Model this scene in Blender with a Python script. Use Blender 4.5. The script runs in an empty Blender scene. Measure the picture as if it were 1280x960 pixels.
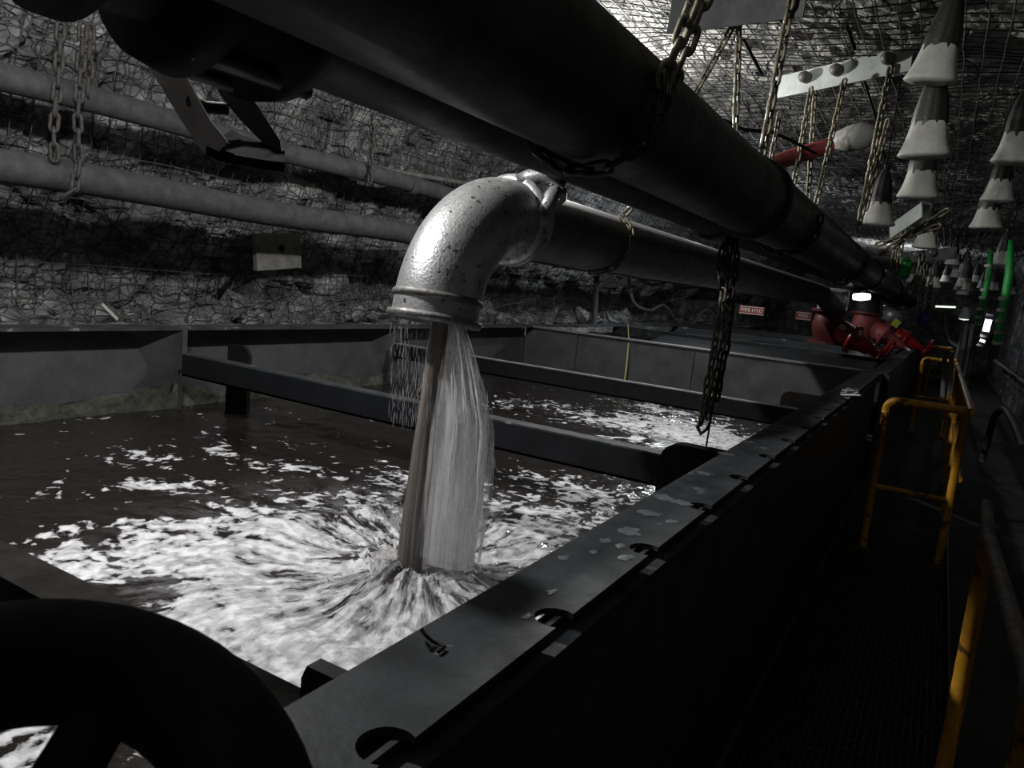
import bpy, bmesh, math, random
from mathutils import Vector, Matrix, noise
random.seed(7)
C = bpy.context.scene
COL = C.collection
PI = math.pi

# ------------------------------------------------------------------ camera
F = 925.0
def _n(v): return Vector(v).normalized()
_Y = _n((540, -75, F)); _X = -_n((-1624, -294, F)); _X = (_X - _Y * _X.dot(_Y)).normalized(); _Z = _X.cross(_Y)
RM = Matrix((_X, _Y, _Z))                     # camera axes (right, down, forward) -> world
CAM = Vector((0, 0, 0.6))
cd = bpy.data.cameras.new('camera'); cam = bpy.data.objects.new('camera', cd); COL.objects.link(cam)
right, down, fwd = RM @ Vector((1, 0, 0)), RM @ Vector((0, 1, 0)), RM @ Vector((0, 0, 1))
m = Matrix((right, -down, -fwd)).transposed().to_4x4(); m.translation = CAM
cam.matrix_world = m
cd.sensor_width = 36; cd.lens = F / 1280 * 36; cd.clip_start = 0.02; cd.clip_end = 200
cd.dof.use_dof = True; cd.dof.focus_distance = 3.4; cd.dof.aperture_fstop = 12
C.camera = cam

# ------------------------------------------------------------------ light
w = bpy.data.worlds.new('world'); C.world = w; w.use_nodes = True
w.node_tree.nodes['Background'].inputs[0].default_value = (0.5, 0.55, 0.65, 1)
w.node_tree.nodes['Background'].inputs[1].default_value = 0.01
C.view_settings.view_transform = 'Standard'; C.view_settings.look = 'None'
C.view_settings.exposure = 0.0; C.view_settings.gamma = 1.0; C.view_settings.use_curve_mapping = False

def area(name, loc, to, size, power, col, sy=None, spread=PI):
    l = bpy.data.lights.new(name, 'AREA'); l.energy = power; l.color = col; l.size = size; l.spread = spread
    if sy: l.shape = 'RECTANGLE'; l.size_y = sy
    o = bpy.data.objects.new(name, l); COL.objects.link(o); o.location = loc
    o.rotation_euler = (Vector(to) - Vector(loc)).to_track_quat('-Z', 'Y').to_euler()
    return o
LAMP = Vector((-2.75, 1.55, 2.10))
def point(name, loc, power, col, r=0.05):
    l = bpy.data.lights.new(name, 'POINT'); l.energy = power; l.color = col; l.shadow_soft_size = r
    o = bpy.data.objects.new(name, l); COL.objects.link(o); o.location = loc; return o
point('tank_lamp_light', LAMP - Vector((0, 0, .09)), 245, (1, .985, .96), 0.05)
point('far_lamp_light', (-3.6, 12.3, 1.92), 150, (.92, .97, 1), 0.06)
point('walkway_lamp_light', (.55, 13.6, .55), 5, (.85, .9, 1), 0.08)
point('roof_lamp_light', (-2.75, 5.7, 2.0), 165, (1, .99, .95), .05)
point('near_fill_light', (-2.6, -.7, 1.9), 4, (.92, .96, 1), .1)  # weak unseen fill added behind the camera in place of ambient light
point('far_end_light', (-1.3, 22, 2.0), 60, (.9, .95, 1), 0.08)

# ------------------------------------------------------------------ projection helpers (pixel of the 1280x960 frame -> real point)
def ray(px, py): return RM @ Vector((px - 640, py - 480, F))
def onz(px, py, z): r = ray(px, py); return CAM + r * ((z - CAM.z) / r.z)
def onx(px, py, x): r = ray(px, py); return CAM + r * ((x - CAM.x) / r.x)
def ony(px, py, y): r = ray(px, py); return CAM + r * ((y - CAM.y) / r.y)

# ------------------------------------------------------------------ materials
def nt(name):
    ma = bpy.data.materials.new(name); ma.use_nodes = True
    t = ma.node_tree; b = t.nodes['Principled BSDF']; return ma, t, b
def node(t, kind, **kw):
    n = t.nodes.new(kind)
    for k, v in kw.items():
        if isinstance(k, str) and k.startswith('i_'): n.inputs[k[2:].replace('_', ' ')].default_value = v
        else: setattr(n, k, v)
    return n
def ramp(t, src, stops):
    r = t.nodes.new('ShaderNodeValToRGB'); e = r.color_ramp.elements
    while len(e) < len(stops): e.new(0.5)
    for el, (p, c) in zip(e, stops):
        el.position = p; el.color = (c, c, c, 1) if not hasattr(c, '__len__') else (*c, 1)
    t.links.new(src, r.inputs[0]); return r.outputs[0]
def metal(name, col, col2, rough=.5, met=.0, scale=14, bump=.15, pits=None, spec=.5, bscale=60):
    ma, t, b = nt(name); L = t.links.new
    tc = node(t, 'ShaderNodeTexCoord')
    n1 = node(t, 'ShaderNodeTexNoise', i_Scale=scale, i_Detail=8.0, i_Roughness=.65); L(tc.outputs['Object'], n1.inputs['Vector'])
    c = ramp(t, n1.outputs[0], [(.32, col2), (.62, col)])
    if pits:
        n3 = node(t, 'ShaderNodeTexNoise', i_Scale=pits[0], i_Detail=3.0, i_Roughness=.5); L(tc.outputs['Object'], n3.inputs['Vector'])
        mk = ramp(t, n3.outputs[0], [(pits[1] - .02, 1.0), (pits[1] + .02, 0.0)])
        mx = node(t, 'ShaderNodeMix', data_type='RGBA'); L(mk, mx.inputs['Factor']); L(c, mx.inputs[6]); mx.inputs[7].default_value = (*pits[2], 1)
        c = mx.outputs[2]
    L(c, b.inputs['Base Color'])
    b.inputs['Roughness'].default_value = rough; b.inputs['Metallic'].default_value = met; b.inputs['Specular IOR Level'].default_value = spec
    L(ramp(t, n1.outputs[0], [(.3, max(0, rough + .12)), (.7, max(0, rough - .08))]), b.inputs['Roughness'])
    n2 = node(t, 'ShaderNodeTexNoise', i_Scale=bscale, i_Detail=5.0); L(tc.outputs['Object'], n2.inputs['Vector'])
    bp = node(t, 'ShaderNodeBump', i_Strength=bump, i_Distance=.01); L(n2.outputs[0], bp.inputs['Height']); L(bp.outputs[0], b.inputs['Normal'])
    return ma
def emis(name, col, s):
    ma, t, b = nt(name); b.inputs['Base Color'].default_value = (*col, 1)
    b.inputs['Emission Color'].default_value = (*col, 1); b.inputs['Emission Strength'].default_value = s; return ma

M = {}
M['galv'] = metal('galvanised steel', (.50, .51, .52), (.27, .275, .28), .36, .6, 16, .28, (30, .345, (.10, .09, .09)), bscale=90)
M['galv_pipe'] = metal('dusty galvanised pipe', (.17, .162, .168), (.10, .094, .096), .6, .2, 12, .1)
M['pipe_dark'] = metal('dark painted pipe', (.012, .0115, .012), (.005, .0045, .005), .5, .0, 5, .25, spec=.28, bscale=25)
M['pipe_brown'] = metal('dark brown pipe', (.018, .0155, .0155), (.008, .007, .0075), .62, .0, 6, .25, spec=.25, bscale=25)
M['wall_pipe'] = metal('dusty grey pipe', (.05, .05, .054), (.025, .025, .027), .85, .0, 9, .4, bscale=50)
M['tank'] = metal('painted tank steel', (.058, .060, .066), (.03, .031, .034), .5, .0, 5, .12)
M['tank_face'] = metal('dusty tank wall steel', (.068, .067, .074), (.034, .033, .037), .6, .0, 4, .2)
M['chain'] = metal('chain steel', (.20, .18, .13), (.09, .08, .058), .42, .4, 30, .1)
M['chain_shaded'] = metal('chain steel with painted shade', (.035, .033, .03), (.015, .014, .013), .35, .6, 30, .1)  # unlit chain parts: the shade is carried by this darker colour
M['chain_wall'] = metal('dusty chain', (.05, .046, .043), (.025, .023, .022), .7, .2, 30, .1)
M['wire'] = metal('mesh wire', (.10, .097, .09), (.03, .028, .025), .6, .4, 20, .1)
M['wire_dark'] = metal('roof mesh wire', (.035, .034, .033), (.02, .019, .018), .6, .3, 20, .1)
M['strap'] = metal('galvanised strap', (.42, .45, .43), (.25, .27, .26), .5, .2, 6, .1)
M['plate_dull'] = metal('dull plate', (.032, .037, .037), (.016, .019, .019), .6, .1, 6, .1)
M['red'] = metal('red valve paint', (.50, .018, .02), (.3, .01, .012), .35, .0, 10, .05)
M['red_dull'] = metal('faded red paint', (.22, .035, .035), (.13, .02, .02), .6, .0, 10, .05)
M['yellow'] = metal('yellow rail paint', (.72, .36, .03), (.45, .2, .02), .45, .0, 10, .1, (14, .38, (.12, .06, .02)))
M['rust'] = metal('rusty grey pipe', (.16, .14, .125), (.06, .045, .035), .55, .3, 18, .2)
M['red_shaded'] = metal('red paint with painted shade', (.10, .008, .008), (.04, .004, .004), .5, .0, 10, .05)  # darker copy of the valve red, shadow on the body put into the colour
M['green'] = metal('green tape', (.012, .30, .05), (.008, .18, .03), .5, .0, 10, .02)
M['white'] = metal('white band', (.45, .5, .45), (.35, .38, .35), .5, .0, 10, .02)
M['blue'] = metal('blue plastic', (.012, .03, .16), (.006, .015, .08), .5, .0, 10, .02)
M['lime'] = metal('yellow green tag', (.30, .33, .02), (.2, .25, .02), .5, .0, 10, .02)
M['bag'] = metal('dust filled plastic bag', (.43, .43, .40), (.27, .27, .245), .6, .0, 7, .25, bscale=12)
M['bag_top'] = metal('gathered dark plastic', (.014, .014, .012), (.006, .006, .005), .5, .0, 12, .2)
M['matt_black'] = metal('matt black iron', (.004, .004, .004), (.002, .002, .002), 1.0, .0, 10, .1, spec=.03)
M['black'] = metal('black iron', (.006, .006, .006), (.003, .003, .003), .7, .0, 10, .1, spec=.2)
M['clevis'] = metal('worn dark steel', (.14, .13, .125), (.07, .063, .06), .5, .1, 8, .15)
M['hose'] = metal('grey hose', (.15, .15, .145), (.08, .08, .075), .7, .0, 12, .1)
M['concrete_plate'] = metal('pale bolt plate', (.14, .137, .128), (.08, .078, .07), .8, .0, 10, .3)
M['crust'] = metal('sediment crust', (.075, .076, .062), (.025, .025, .02), .9, .0, 20, .9, bscale=30)
M['sludge'] = metal('black wet sludge coated steel', (.016, .014, .012), (.006, .0055, .005), .8, .0, 9, .6, spec=.12, bscale=30)
M['beam'] = metal('dark beam steel', (.012, .013, .015), (.006, .007, .008), .55, .0, 6, .15, spec=.14)
M['lip'] = metal('dirty galvanised lip', (.24, .235, .23), (.09, .085, .08), .5, .5, 24, .3)
M['sheen'] = metal('weathered white lamp housing', (.7, .7, .7), (.5, .5, .5), .5, .0, 10, .02)
M['spots'] = metal('wet slurry with painted glints', (.17, .18, .19), (.08, .085, .095), .3, .0, 20, .1)
M['ledge'] = metal('ledge steel with painted light', (.19, .19, .195), (.09, .09, .095), .6, .0, 12, .1)  # pale tone paints the light falling on the upward faces
M['rope'] = metal('yellow rope', (.5, .45, .2), (.3, .27, .12), .8, .0, 40, .3)
M['rail_streak'] = emis('glow of reflected tube light', (.86, .84, 1), 4)
M['lamp'] = emis('lit lamp glass', (1, .98, .94), 3)
M['lamp_soft'] = emis('small lit lamp', (.85, .95, .8), 1.2)
M['floor'] = metal('muddy floor', (.05, .045, .04), (.02, .018, .016), .7, .0, 4, .5)

def rock_mat(name, cols, crack=1.0):
    ma, t, b = nt(name); L = t.links.new
    tc = node(t, 'ShaderNodeTexCoord')
    n0 = node(t, 'ShaderNodeTexNoise', i_Scale=6.0, i_Detail=6.0); L(tc.outputs['Object'], n0.inputs['Vector'])
    mp = node(t, 'ShaderNodeMix', data_type='VECTOR'); mp.inputs['Factor'].default_value = .05
    L(tc.outputs['Object'], mp.inputs[4]); L(n0.outputs['Color'], mp.inputs[5])
    v1 = node(t, 'ShaderNodeTexVoronoi', i_Scale=4.2, feature='DISTANCE_TO_EDGE'); L(mp.outputs[1], v1.inputs['Vector'])
    v2 = node(t, 'ShaderNodeTexVoronoi', i_Scale=12.0, feature='DISTANCE_TO_EDGE'); L(mp.outputs[1], v2.inputs['Vector'])
    n1 = node(t, 'ShaderNodeTexNoise', i_Scale=1.6, i_Detail=10.0, i_Roughness=.7); L(tc.outputs['Object'], n1.inputs['Vector'])
    base = ramp(t, n1.outputs[0], [(.34, cols[0]), (.5, cols[1]), (.66, cols[2])])
    cr = ramp(t, v1.outputs['Distance'], [(.0, .15), (.035, 1.0)])
    cr2 = ramp(t, v2.outputs['Distance'], [(.0, .45), (.05, 1.0)])
    m1 = node(t, 'ShaderNodeMix', data_type='RGBA', blend_type='MULTIPLY'); m1.inputs['Factor'].default_value = .85 * crack; L(base, m1.inputs[6]); L(cr, m1.inputs[7])
    m2 = node(t, 'ShaderNodeMix', data_type='RGBA', blend_type='MULTIPLY'); m2.inputs['Factor'].default_value = .75 * crack; L(m1.outputs[2], m2.inputs[6]); L(cr2, m2.inputs[7])
    L(m2.outputs[2], b.inputs['Base Color']); b.inputs['Roughness'].default_value = .85; b.inputs['Specular IOR Level'].default_value = .3
    ad = node(t, 'ShaderNodeMath', operation='ADD'); L(cr, ad.inputs[0]); L(cr2, ad.inputs[1])
    ad2 = node(t, 'ShaderNodeMath', operation='ADD'); L(ad.outputs[0], ad2.inputs[0]); L(n1.outputs[0], ad2.inputs[1])
    bp = node(t, 'ShaderNodeBump', i_Strength=.9, i_Distance=.03); L(ad2.outputs[0], bp.inputs['Height']); L(bp.outputs[0], b.inputs['Normal'])
    return ma
M['rock'] = rock_mat('dusted fractured rock', ((.05, .05, .052), (.125, .125, .128), (.34, .34, .345)), .6)
M['roof'] = rock_mat('pale dusted roof rock', ((.2, .195, .18), (.42, .415, .385), (.62, .61, .57)))

# ------------------------------------------------------------------ mesh builder
class MB:
    def __init__(s): s.v = []; s.f = []; s.s = []
    def add(s, vs, fs, smooth=False):
        o = len(s.v); s.v += [Vector(v) for v in vs]; s.f += [tuple(i + o for i in f) for f in fs]; s.s += [smooth] * len(fs); return s
    def box(s, c, d, rot=None):
        c = Vector(c); vs = []
        for i in (-.5, .5):
            for j in (-.5, .5):
                for k in (-.5, .5):
                    p = Vector((i * d[0], j * d[1], k * d[2]))
                    if rot: p = rot @ p
                    vs.append(c + p)
        return s.add(vs, [(0, 1, 3, 2), (4, 6, 7, 5), (0, 4, 5, 1), (2, 3, 7, 6), (0, 2, 6, 4), (1, 5, 7, 3)])
    def bb(s, a, b): return s.box([(x + y) / 2 for x, y in zip(a, b)], [abs(y - x) for x, y in zip(a, b)])
    def tube(s, pts, r, n=10, cap=True, closed=False, flat=None):
        pts = [Vector(p) for p in pts]; N = len(pts); rs = r if hasattr(r, '__len__') else [r] * N
        up = None; vs = []
        for i, p in enumerate(pts):
            a = pts[(i - 1) % N] if (closed or i > 0) else p; b = pts[(i + 1) % N] if (closed or i < N - 1) else p
            d = (b - a).normalized()
            if up is None:
                up = Vector((0, 0, 1)) if abs(d.z) < .9 else Vector((0, 1, 0))
            u = (up - d * up.dot(d)).normalized(); v = d.cross(u); up = u
            for k in range(n):
                t = 2 * PI * k / n; fx = flat if flat else 1
                vs.append(p + (u * math.cos(t) + v * math.sin(t) * fx) * rs[i])
        fs = []
        for i in range(N if closed else N - 1):
            for k in range(n):
                j = (i + 1) % N; fs.append((i * n + k, j * n + k, j * n + (k + 1) % n, i * n + (k + 1) % n))
        s.add(vs, fs, True)
        if cap and not closed:
            o = len(s.v) - len(vs)
            s.f += [tuple(o + k for k in reversed(range(n)))[::-1][::-1], tuple(o + (N - 1) * n + k for k in range(n))]; s.s += [False, False]
        return s
    def lathe(s, prof, c, axis, n=24, smooth=True):       # prof: (r, t along axis)
        axis = Vector(axis).normalized(); u = axis.orthogonal().normalized(); v = axis.cross(u); c = Vector(c); vs = []
        for r, t in prof:
            for k in range(n):
                a = 2 * PI * k / n; vs.append(c + axis * t + (u * math.cos(a) + v * math.sin(a)) * r)
        fs = [(i * n + k, i * n + (k + 1) % n, (i + 1) * n + (k + 1) % n, (i + 1) * n + k) for i in range(len(prof) - 1) for k in range(n)]
        return s.add(vs, fs, smooth)
    def disc(s, c, axis, r, th, n=24):
        return s.lathe([(0.0001, -th / 2), (r, -th / 2), (r, th / 2), (0.0001, th / 2)], c, axis, n, False)
    def prism(s, poly, y0, y1, f):                         # poly 2D, f maps (a,b,y)->xyz
        n = len(poly); vs = [f(a, b, y0) for a, b in poly] + [f(a, b, y1) for a, b in poly]
        fs = [tuple(range(n)), tuple(range(2 * n - 1, n - 1, -1))] + [(i, (i + 1) % n, (i + 1) % n + n, i + n) for i in range(n)]
        return s.add(vs, fs)
    def mesh(s, name, off=Vector((0, 0, 0))):
        me = bpy.data.meshes.new(name); me.from_pydata([tuple(v - off) for v in s.v], [], s.f)
        me.polygons.foreach_set('use_smooth', s.s); me.validate(); me.update(); return me
def worigin(o):
    p = Vector((0, 0, 0))
    while o: p += o.location; o = o.parent
    return p
def obj(name, mb, mat, parent=None, org=None, **props):
    base = worigin(parent) if parent else Vector((0, 0, 0))
    loc = Vector(org) if org is not None else base
    me = mb.mesh(name, loc); o = bpy.data.objects.new(name, me); COL.objects.link(o)
    o.location = loc - base if parent else loc
    o.parent = parent; me.materials.append(M[mat] if isinstance(mat, str) else mat)
    for k, v in props.items(): o[k] = v
    return o
def thing(name, label, cat, loc=(0, 0, 0), group=None):
    o = bpy.data.objects.new(name, None); COL.objects.link(o); o.location = loc; o.empty_display_size = .1
    o['label'] = label; o['category'] = cat
    if group: o['group'] = group
    return o
def tag(o, label, cat, group=None):
    o['label'] = label; o['category'] = cat
    if group: o['group'] = group
    return o
def lerp(a, b, t): return Vector(a) * (1 - t) + Vector(b) * t
def arc(c, r, a0, a1, n, u, v): return [Vector(c) + Vector(u) * r * math.cos(a0 + (a1 - a0) * i / n) + Vector(v) * r * math.sin(a0 + (a1 - a0) * i / n) for i in range(n + 1)]

# ------------------------------------------------------------------ rock shell
PROF = [(-6.0, -1.2), (-6.12, .15), (-6.05, .6), (-5.62, 1.3), (-5.52, 1.9), (-5.2, 2.4), (-3.8, 2.62), (-1.6, 2.5), (.1, 2.45), (1.35, 2.35), (1.72, 1.8), (1.62, .5), (1.6, -1.2)]
PV = [Vector((a, 0, b)) for a, b in PROF]
SL = [0]
for i in range(len(PV) - 1): SL.append(SL[-1] + (PV[i + 1] - PV[i]).length)
def prof(s):
    for i in range(len(PV) - 1):
        if s <= SL[i + 1] or i == len(PV) - 2:
            t = (s - SL[i]) / (SL[i + 1] - SL[i]); p = PV[i].lerp(PV[i + 1], t)
            d = (PV[i + 1] - PV[i]).normalized(); k = i
            # smooth normals near the joints
            if t < .3 and i > 0: d = (d * (.5 + t / .6) + (PV[i] - PV[i - 1]).normalized() * (.5 - t / .6)).normalized()
            if t > .7 and i < len(PV) - 2: d = (d * (.5 + (1 - t) / .6) + (PV[i + 2] - PV[i + 1]).normalized() * (.5 - (1 - t) / .6)).normalized()
            return p, Vector((d.z, 0, -d.x))
    return PV[-1], Vector((-1, 0, 0))
def cell(p, sc):
    q = p * sc + Vector(noise.noise_vector(p * 2.2)) * .35
    d, pts = noise.voronoi(q); a = pts[0]
    h = noise.noise(a * 3.7); return h, d[1] - d[0]
def rock(s, y, fine=True):
    p, nrm = prof(s); p = Vector((p.x, y, p.z))
    amp = 1.0 if s < SL[5] else .5
    h = .15 * amp * noise.noise(p * .7) + .07 * amp * noise.noise(p * 2.1 + Vector((5, 2, 1)))
    if fine:
        c, e = cell(p, 3.0); c2, e2 = cell(p + Vector((9, 3, 4)), 7)
        h += amp * (.15 * c - .05 * max(0, 1 - e * 7) + .035 * c2 - .015 * max(0, 1 - e2 * 6)) + .012 * noise.noise(p * 14)
    return p + nrm * h, nrm
ys = [-1.2]
while ys[-1] < 34: ys.append(ys[-1] + .028 + .010 * max(ys[-1] - 1, 0))
def shell(name, s0, s1, ds, mat, ystep=1):
    ns = max(2, int((s1 - s0) / ds)); yy = ys[::ystep]; vs = []
    for y in yy:
        for j in range(ns + 1): vs.append(rock(s0 + (s1 - s0) * j / ns, y)[0])
    fs = [(i * (ns + 1) + j, i * (ns + 1) + j + 1, (i + 1) * (ns + 1) + j + 1, (i + 1) * (ns + 1) + j) for i in range(len(yy) - 1) for j in range(ns)]
    mb = MB(); mb.add(vs, fs, False); return obj(name, mb, mat, kind='structure')
shell('wall_left', SL[0] + .9, SL[5], .035, 'rock')
shell('ceiling', SL[5], SL[9], .05, 'roof')
shell('wall_right', SL[9], SL[12], .09, 'rock', 2)
mb = MB(); mb.bb((-6.4, -1.4, -1.3), (2, 34, -1.2)); obj('floor', mb, 'floor', kind='structure')
mb = MB(); mb.bb((-6.6, 33.4, -1.2), (2.2, 33.7, 3)); obj('wall_far', mb, 'rock', kind='structure')
mb = MB(); mb.bb((-6.6, -1.4, -1.2), (2.2, -1.2, 3)); obj('wall_near', mb, 'rock', kind='structure')

# wire mesh pinned over rock (one wire is 2 px: joined)
def mesh_over(name, label, s0, s1, y0, y1, ds, dy, r, mat, off=.05, step=.14, jit=.02):
    mb = MB(); s = s0
    def pt(s, y, o):
        p, nr = rock(s, y, False); k = noise.noise(Vector((s * 1.3, y * 1.3, o * 9))) * .05
        return p + nr * (off + k * .8) + Vector(noise.noise_vector(Vector((s, y, 3.3)) * 2)) * jit
    while s < s1:
        y = y0; pts = []
        while y < y1: pts.append(pt(s, y, .1)); y += step * (1 + max(0, y - 3) * .08)
        mb.tube(pts, r, 3, False); s += ds
    y = y0
    while y < y1:
        n = max(2, int((s1 - s0) / step)); mb.tube([pt(s0 + (s1 - s0) * i / n, y, .1) + prof(s0)[1] * 0 for i in range(n + 1)], r, 3, False)
        y += dy
    return tag(obj(name, mb, mat, kind='stuff'), label, 'wire mesh')
mesh_over('rib_mesh', 'rusty welded wire mesh pinned over the left rock wall', SL[2] - .5, SL[5], 1.0, 16, .14, .14, .005, 'wire', off=.08, jit=.008)
mesh_over('roof_mesh', 'dark square wire mesh pinned under the pale roof rock', SL[5], SL[9] - .1, 2.6, 20, .115, .115, .0055, 'wire_dark', off=.07, jit=.012)

# ------------------------------------------------------------------ tank
XL, XR, YN, YP = -5.0, -.52, -1.0, 9.06
ZW = -.62
tank = thing('settling_tank', 'long grey steel settling tank full of foaming brown water', 'tank', (-2.7, 4, -1.2))
mb = MB()
# right flange with round notches in its outer edge
def flange(y0, y1, xi, xo, ny, y_first, dy, r, z0, z1):
    poly = [(xi, y0), (xo, y0)]; cy = y_first; cx = xo - r * .45
    a0 = math.acos(.45)
    while cy < y1 - r:
        if cy > y0 + r:
            for i in range(15):
                a = -a0 - (2 * PI - 2 * a0) * i / 14
                poly.append((cx + r * math.cos(a), cy + r * math.sin(a) * 1.0))
        cy += dy
    poly += [(xo, y1), (xi, y1)]
    bm = bmesh.new(); vs = [bm.verts.new((a, b, z1)) for a, b in poly]
    es = [bm.edges.new((vs[i], vs[(i + 1) % len(vs)])) for i in range(len(vs))]
    bmesh.ops.triangle_fill(bm, use_beauty=True, edges=es)
    for f in bm.faces:
        if f.normal.z < 0: f.normal_flip()
    ret = bmesh.ops.extrude_face_region(bm, geom=list(bm.faces))
    for g in ret['geom']:
        if isinstance(g, bmesh.types.BMVert): g.co.z = z0
    bmesh.ops.recalc_face_normals(bm, faces=list(bm.faces))
    bm.verts.index_update(); mb = MB(); mb.add([v.co.copy() for v in bm.verts], [tuple(v.index for v in f.verts) for f in bm.faces]); bm.free(); return mb
def rim_mat():
    ma = metal('rim steel with pale splashes', (.052, .057, .063), (.022, .025, .028), .5, .0, 7, .12, spec=.14)
    t = ma.node_tree; L = t.links.new; b = t.nodes['Principled BSDF']; src = b.inputs['Base Color'].links[0].from_socket
    tc = node(t, 'ShaderNodeTexCoord'); v = node(t, 'ShaderNodeTexNoise', i_Scale=7.0, i_Detail=4.0, i_Roughness=.55, i_Distortion=.4); L(tc.outputs['Object'], v.inputs['Vector'])
    k = ramp(t, v.outputs[0], [(.64, 0.0), (.68, .8)])
    mx = node(t, 'ShaderNodeMix', data_type='RGBA'); L(k, mx.inputs['Factor']); L(src, mx.inputs[6]); mx.inputs[7].default_value = (.22, .225, .23, 1); L(mx.outputs[2], b.inputs['Base Color'])
    return ma
M['rim'] = rim_mat()
obj('rim_flange', flange(YN, 9.0, -.685, -.508, 20, .70, .4765, .040, -.012, 0), 'rim', tank)
mb = MB(); mb.bb((-.575, YN, -.045), (-.485, 9.0, -.03)); mb.bb((-.54, YN, -.03), (-.53, 9.0, -.012)); obj('rim_ledge', mb, 'rim', tank, label='narrow lower ledge under the notched rim')
mb = MB(); mb.bb((-.55, YN, -1.2), (-.54, YP, -.045)); obj('side_wall', mb, 'tank', tank)
mb = MB(); mb.bb((-5.04, YN, -1.2), (-5.02, YP, -.012)); obj('side_wall', mb, 'tank_face', tank)
mb = MB(); mb.bb((-5.06, YN, -.012), (-4.86, YP - .06, 0.01)); obj('rim_flange', mb, 'rim', tank)
# sludge crust above the waterline on the left wall
mb = MB(); vs = []; n = 220
for i in range(n):
    y = .6 + 5.6 * i / (n - 1)
    for j in range(9):
        t = j / 8; b = .5 + .5 * noise.noise(Vector((y * 1.3, 0, 4)))
        x = -5.02 + (.02 + .16 * t * t * b) + .03 * noise.noise(Vector((y * 6, t * 5, 1))); z = ZW + .20 * b + .03 - (.24 + .1 * b) * t + .02 * noise.noise(Vector((y * 9, t * 4, 7)))
        vs.append((x, y, z))
mb.add(vs, [(i * 9 + j, (i + 1) * 9 + j, (i + 1) * 9 + j + 1, i * 9 + j + 1) for i in range(n - 1) for j in range(8)], True)
obj('sludge_crust', mb, 'crust', tank, label='pale green crust of sediment at the waterline')
# cross beams (square hollow sections with ledge) and their plates
def beam(y, z, h=.165, d=.10, x0=-5.02, x1=-.55, mat='beam'):
    mb = MB(); mb.bb((x0, y, z - h), (x1, y + .02, z));  mb.bb((x0, y, z - h), (x1, y + d, z - h + .014)); mb.bb((x0, y + d - .012, z - h), (x1, y + d, z))
    o = obj('cross_beam', mb, mat, tank); mt = MB(); mt.bb((x0, y - .002, z - .006), (x1, y + d, z + .004)); obj('beam_top', mt, 'sludge' if mat == 'sludge' else 'ledge' if z > -.17 else 'rim', o)
    return o
beam(.80, -.15, mat='sludge'); beam(3.54, -.187, x0=-4.85); beam(6.02, -.165, .15, .06, x0=-4.86)
def plate(x0, x1, y, z0, z1, th=.03, flip=False, name='baffle_plate'):
    r = .09; pl = [(x0, z0), (x1, z0)]
    pl += [(x1 - r + r * math.cos(a), z1 - r + r * math.sin(a)) for a in [PI / 2 * i / 6 for i in range(7)]]
    pl += [(x0 + r * .4 + r * .4 * math.cos(a), z1 - r * .4 + r * .4 * math.sin(a)) for a in [PI / 2 + PI / 2 * i / 5 for i in range(6)]]
    if flip: pl = [(x0 + x1 - a, b) for a, b in pl]
    mb = MB(); mb.prism(pl, y, y + th, lambda a, b, yy: (a, yy, b)); return obj(name, mb, 'sludge', tank)
plate(-4.72, -4.48, 3.84, -.9, -.10)
plate(-1.07, -.60, 3.38, -.47, -.085, .09, True)
plate(-.80, -.56, 4.35, -.5, -.15, .03, True)
plate(-4.62, -4.40, 6.3, -.9, -.12)
plate(-1.5, -.6, 9.0, -.8, -.35, .03, True)
def gusset(x, y, s, z1=-.012, wd=.30, zb=-.66):
    mb = MB(); pl = [(x, z1), (x + s * .16, z1), (x + s * .16, z1 - .26), (x + s * .13, z1 - .34), (x, z1 - .36)]
    mb.prism(pl, y, y + .02, lambda a, b, yy: (a, yy, b)); mb.bb((x + s * .155, y - .01, z1 - .30), (x + s * .168, y + .03, z1)); mb.bb((x + s * .12, y, zb), (x + s * .14, y + .02, z1 - .3)); return obj('gusset', mb, 'tank_face', tank)
for y in (3.55, 6.1): gusset(-5.02, y, 1)
GY = onz(440, 840, 0).y - .05
mb = MB(); mb.prism([(-.55, -.012), (-.55, -.36), (-.76, -.36), (-.765, -.035), (-.755, -.012)], GY + .035, GY + .065, lambda a, b, yy: (a, yy, b)); obj('gusset', mb, 'beam', tank, label='thick dark gusset sticking out under the near rim')
# sloped dark fillets behind the left gussets
for y in (3.55, 6.1):
    mb = MB(); mb.prism([(-5.02, -.012), (-4.86, -.012), (-5.02, -.60)], y - .34, y, lambda a, b, yy: (-5.02 + (a + 5.02) * max(0, 1 - (y - yy) * 2.9), yy, b)); obj('gusset_web', mb, 'tank_face', tank)
# partition wall at the far end of this tank and its flange
mb = MB(); mb.bb((XL, YP, -1.2), (-.55, YP + .015, -.012))
for x in (-4.2, -2.6): mb.bb((x, YP - .03, -1.2), (x + .012, YP, -.02))
obj('end_wall', mb, 'tank_face', tank)
mb = MB(); mb.bb((-4.98, YP - .06, -.012), (-.5, YP + .13, .004)); obj('end_flange', mb, 'ledge', tank)
mb = MB(); mb.bb((XL, YN, -1.2), (-.55, YN + .02, 0)); obj('end_wall', mb, 'tank', tank)

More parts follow.
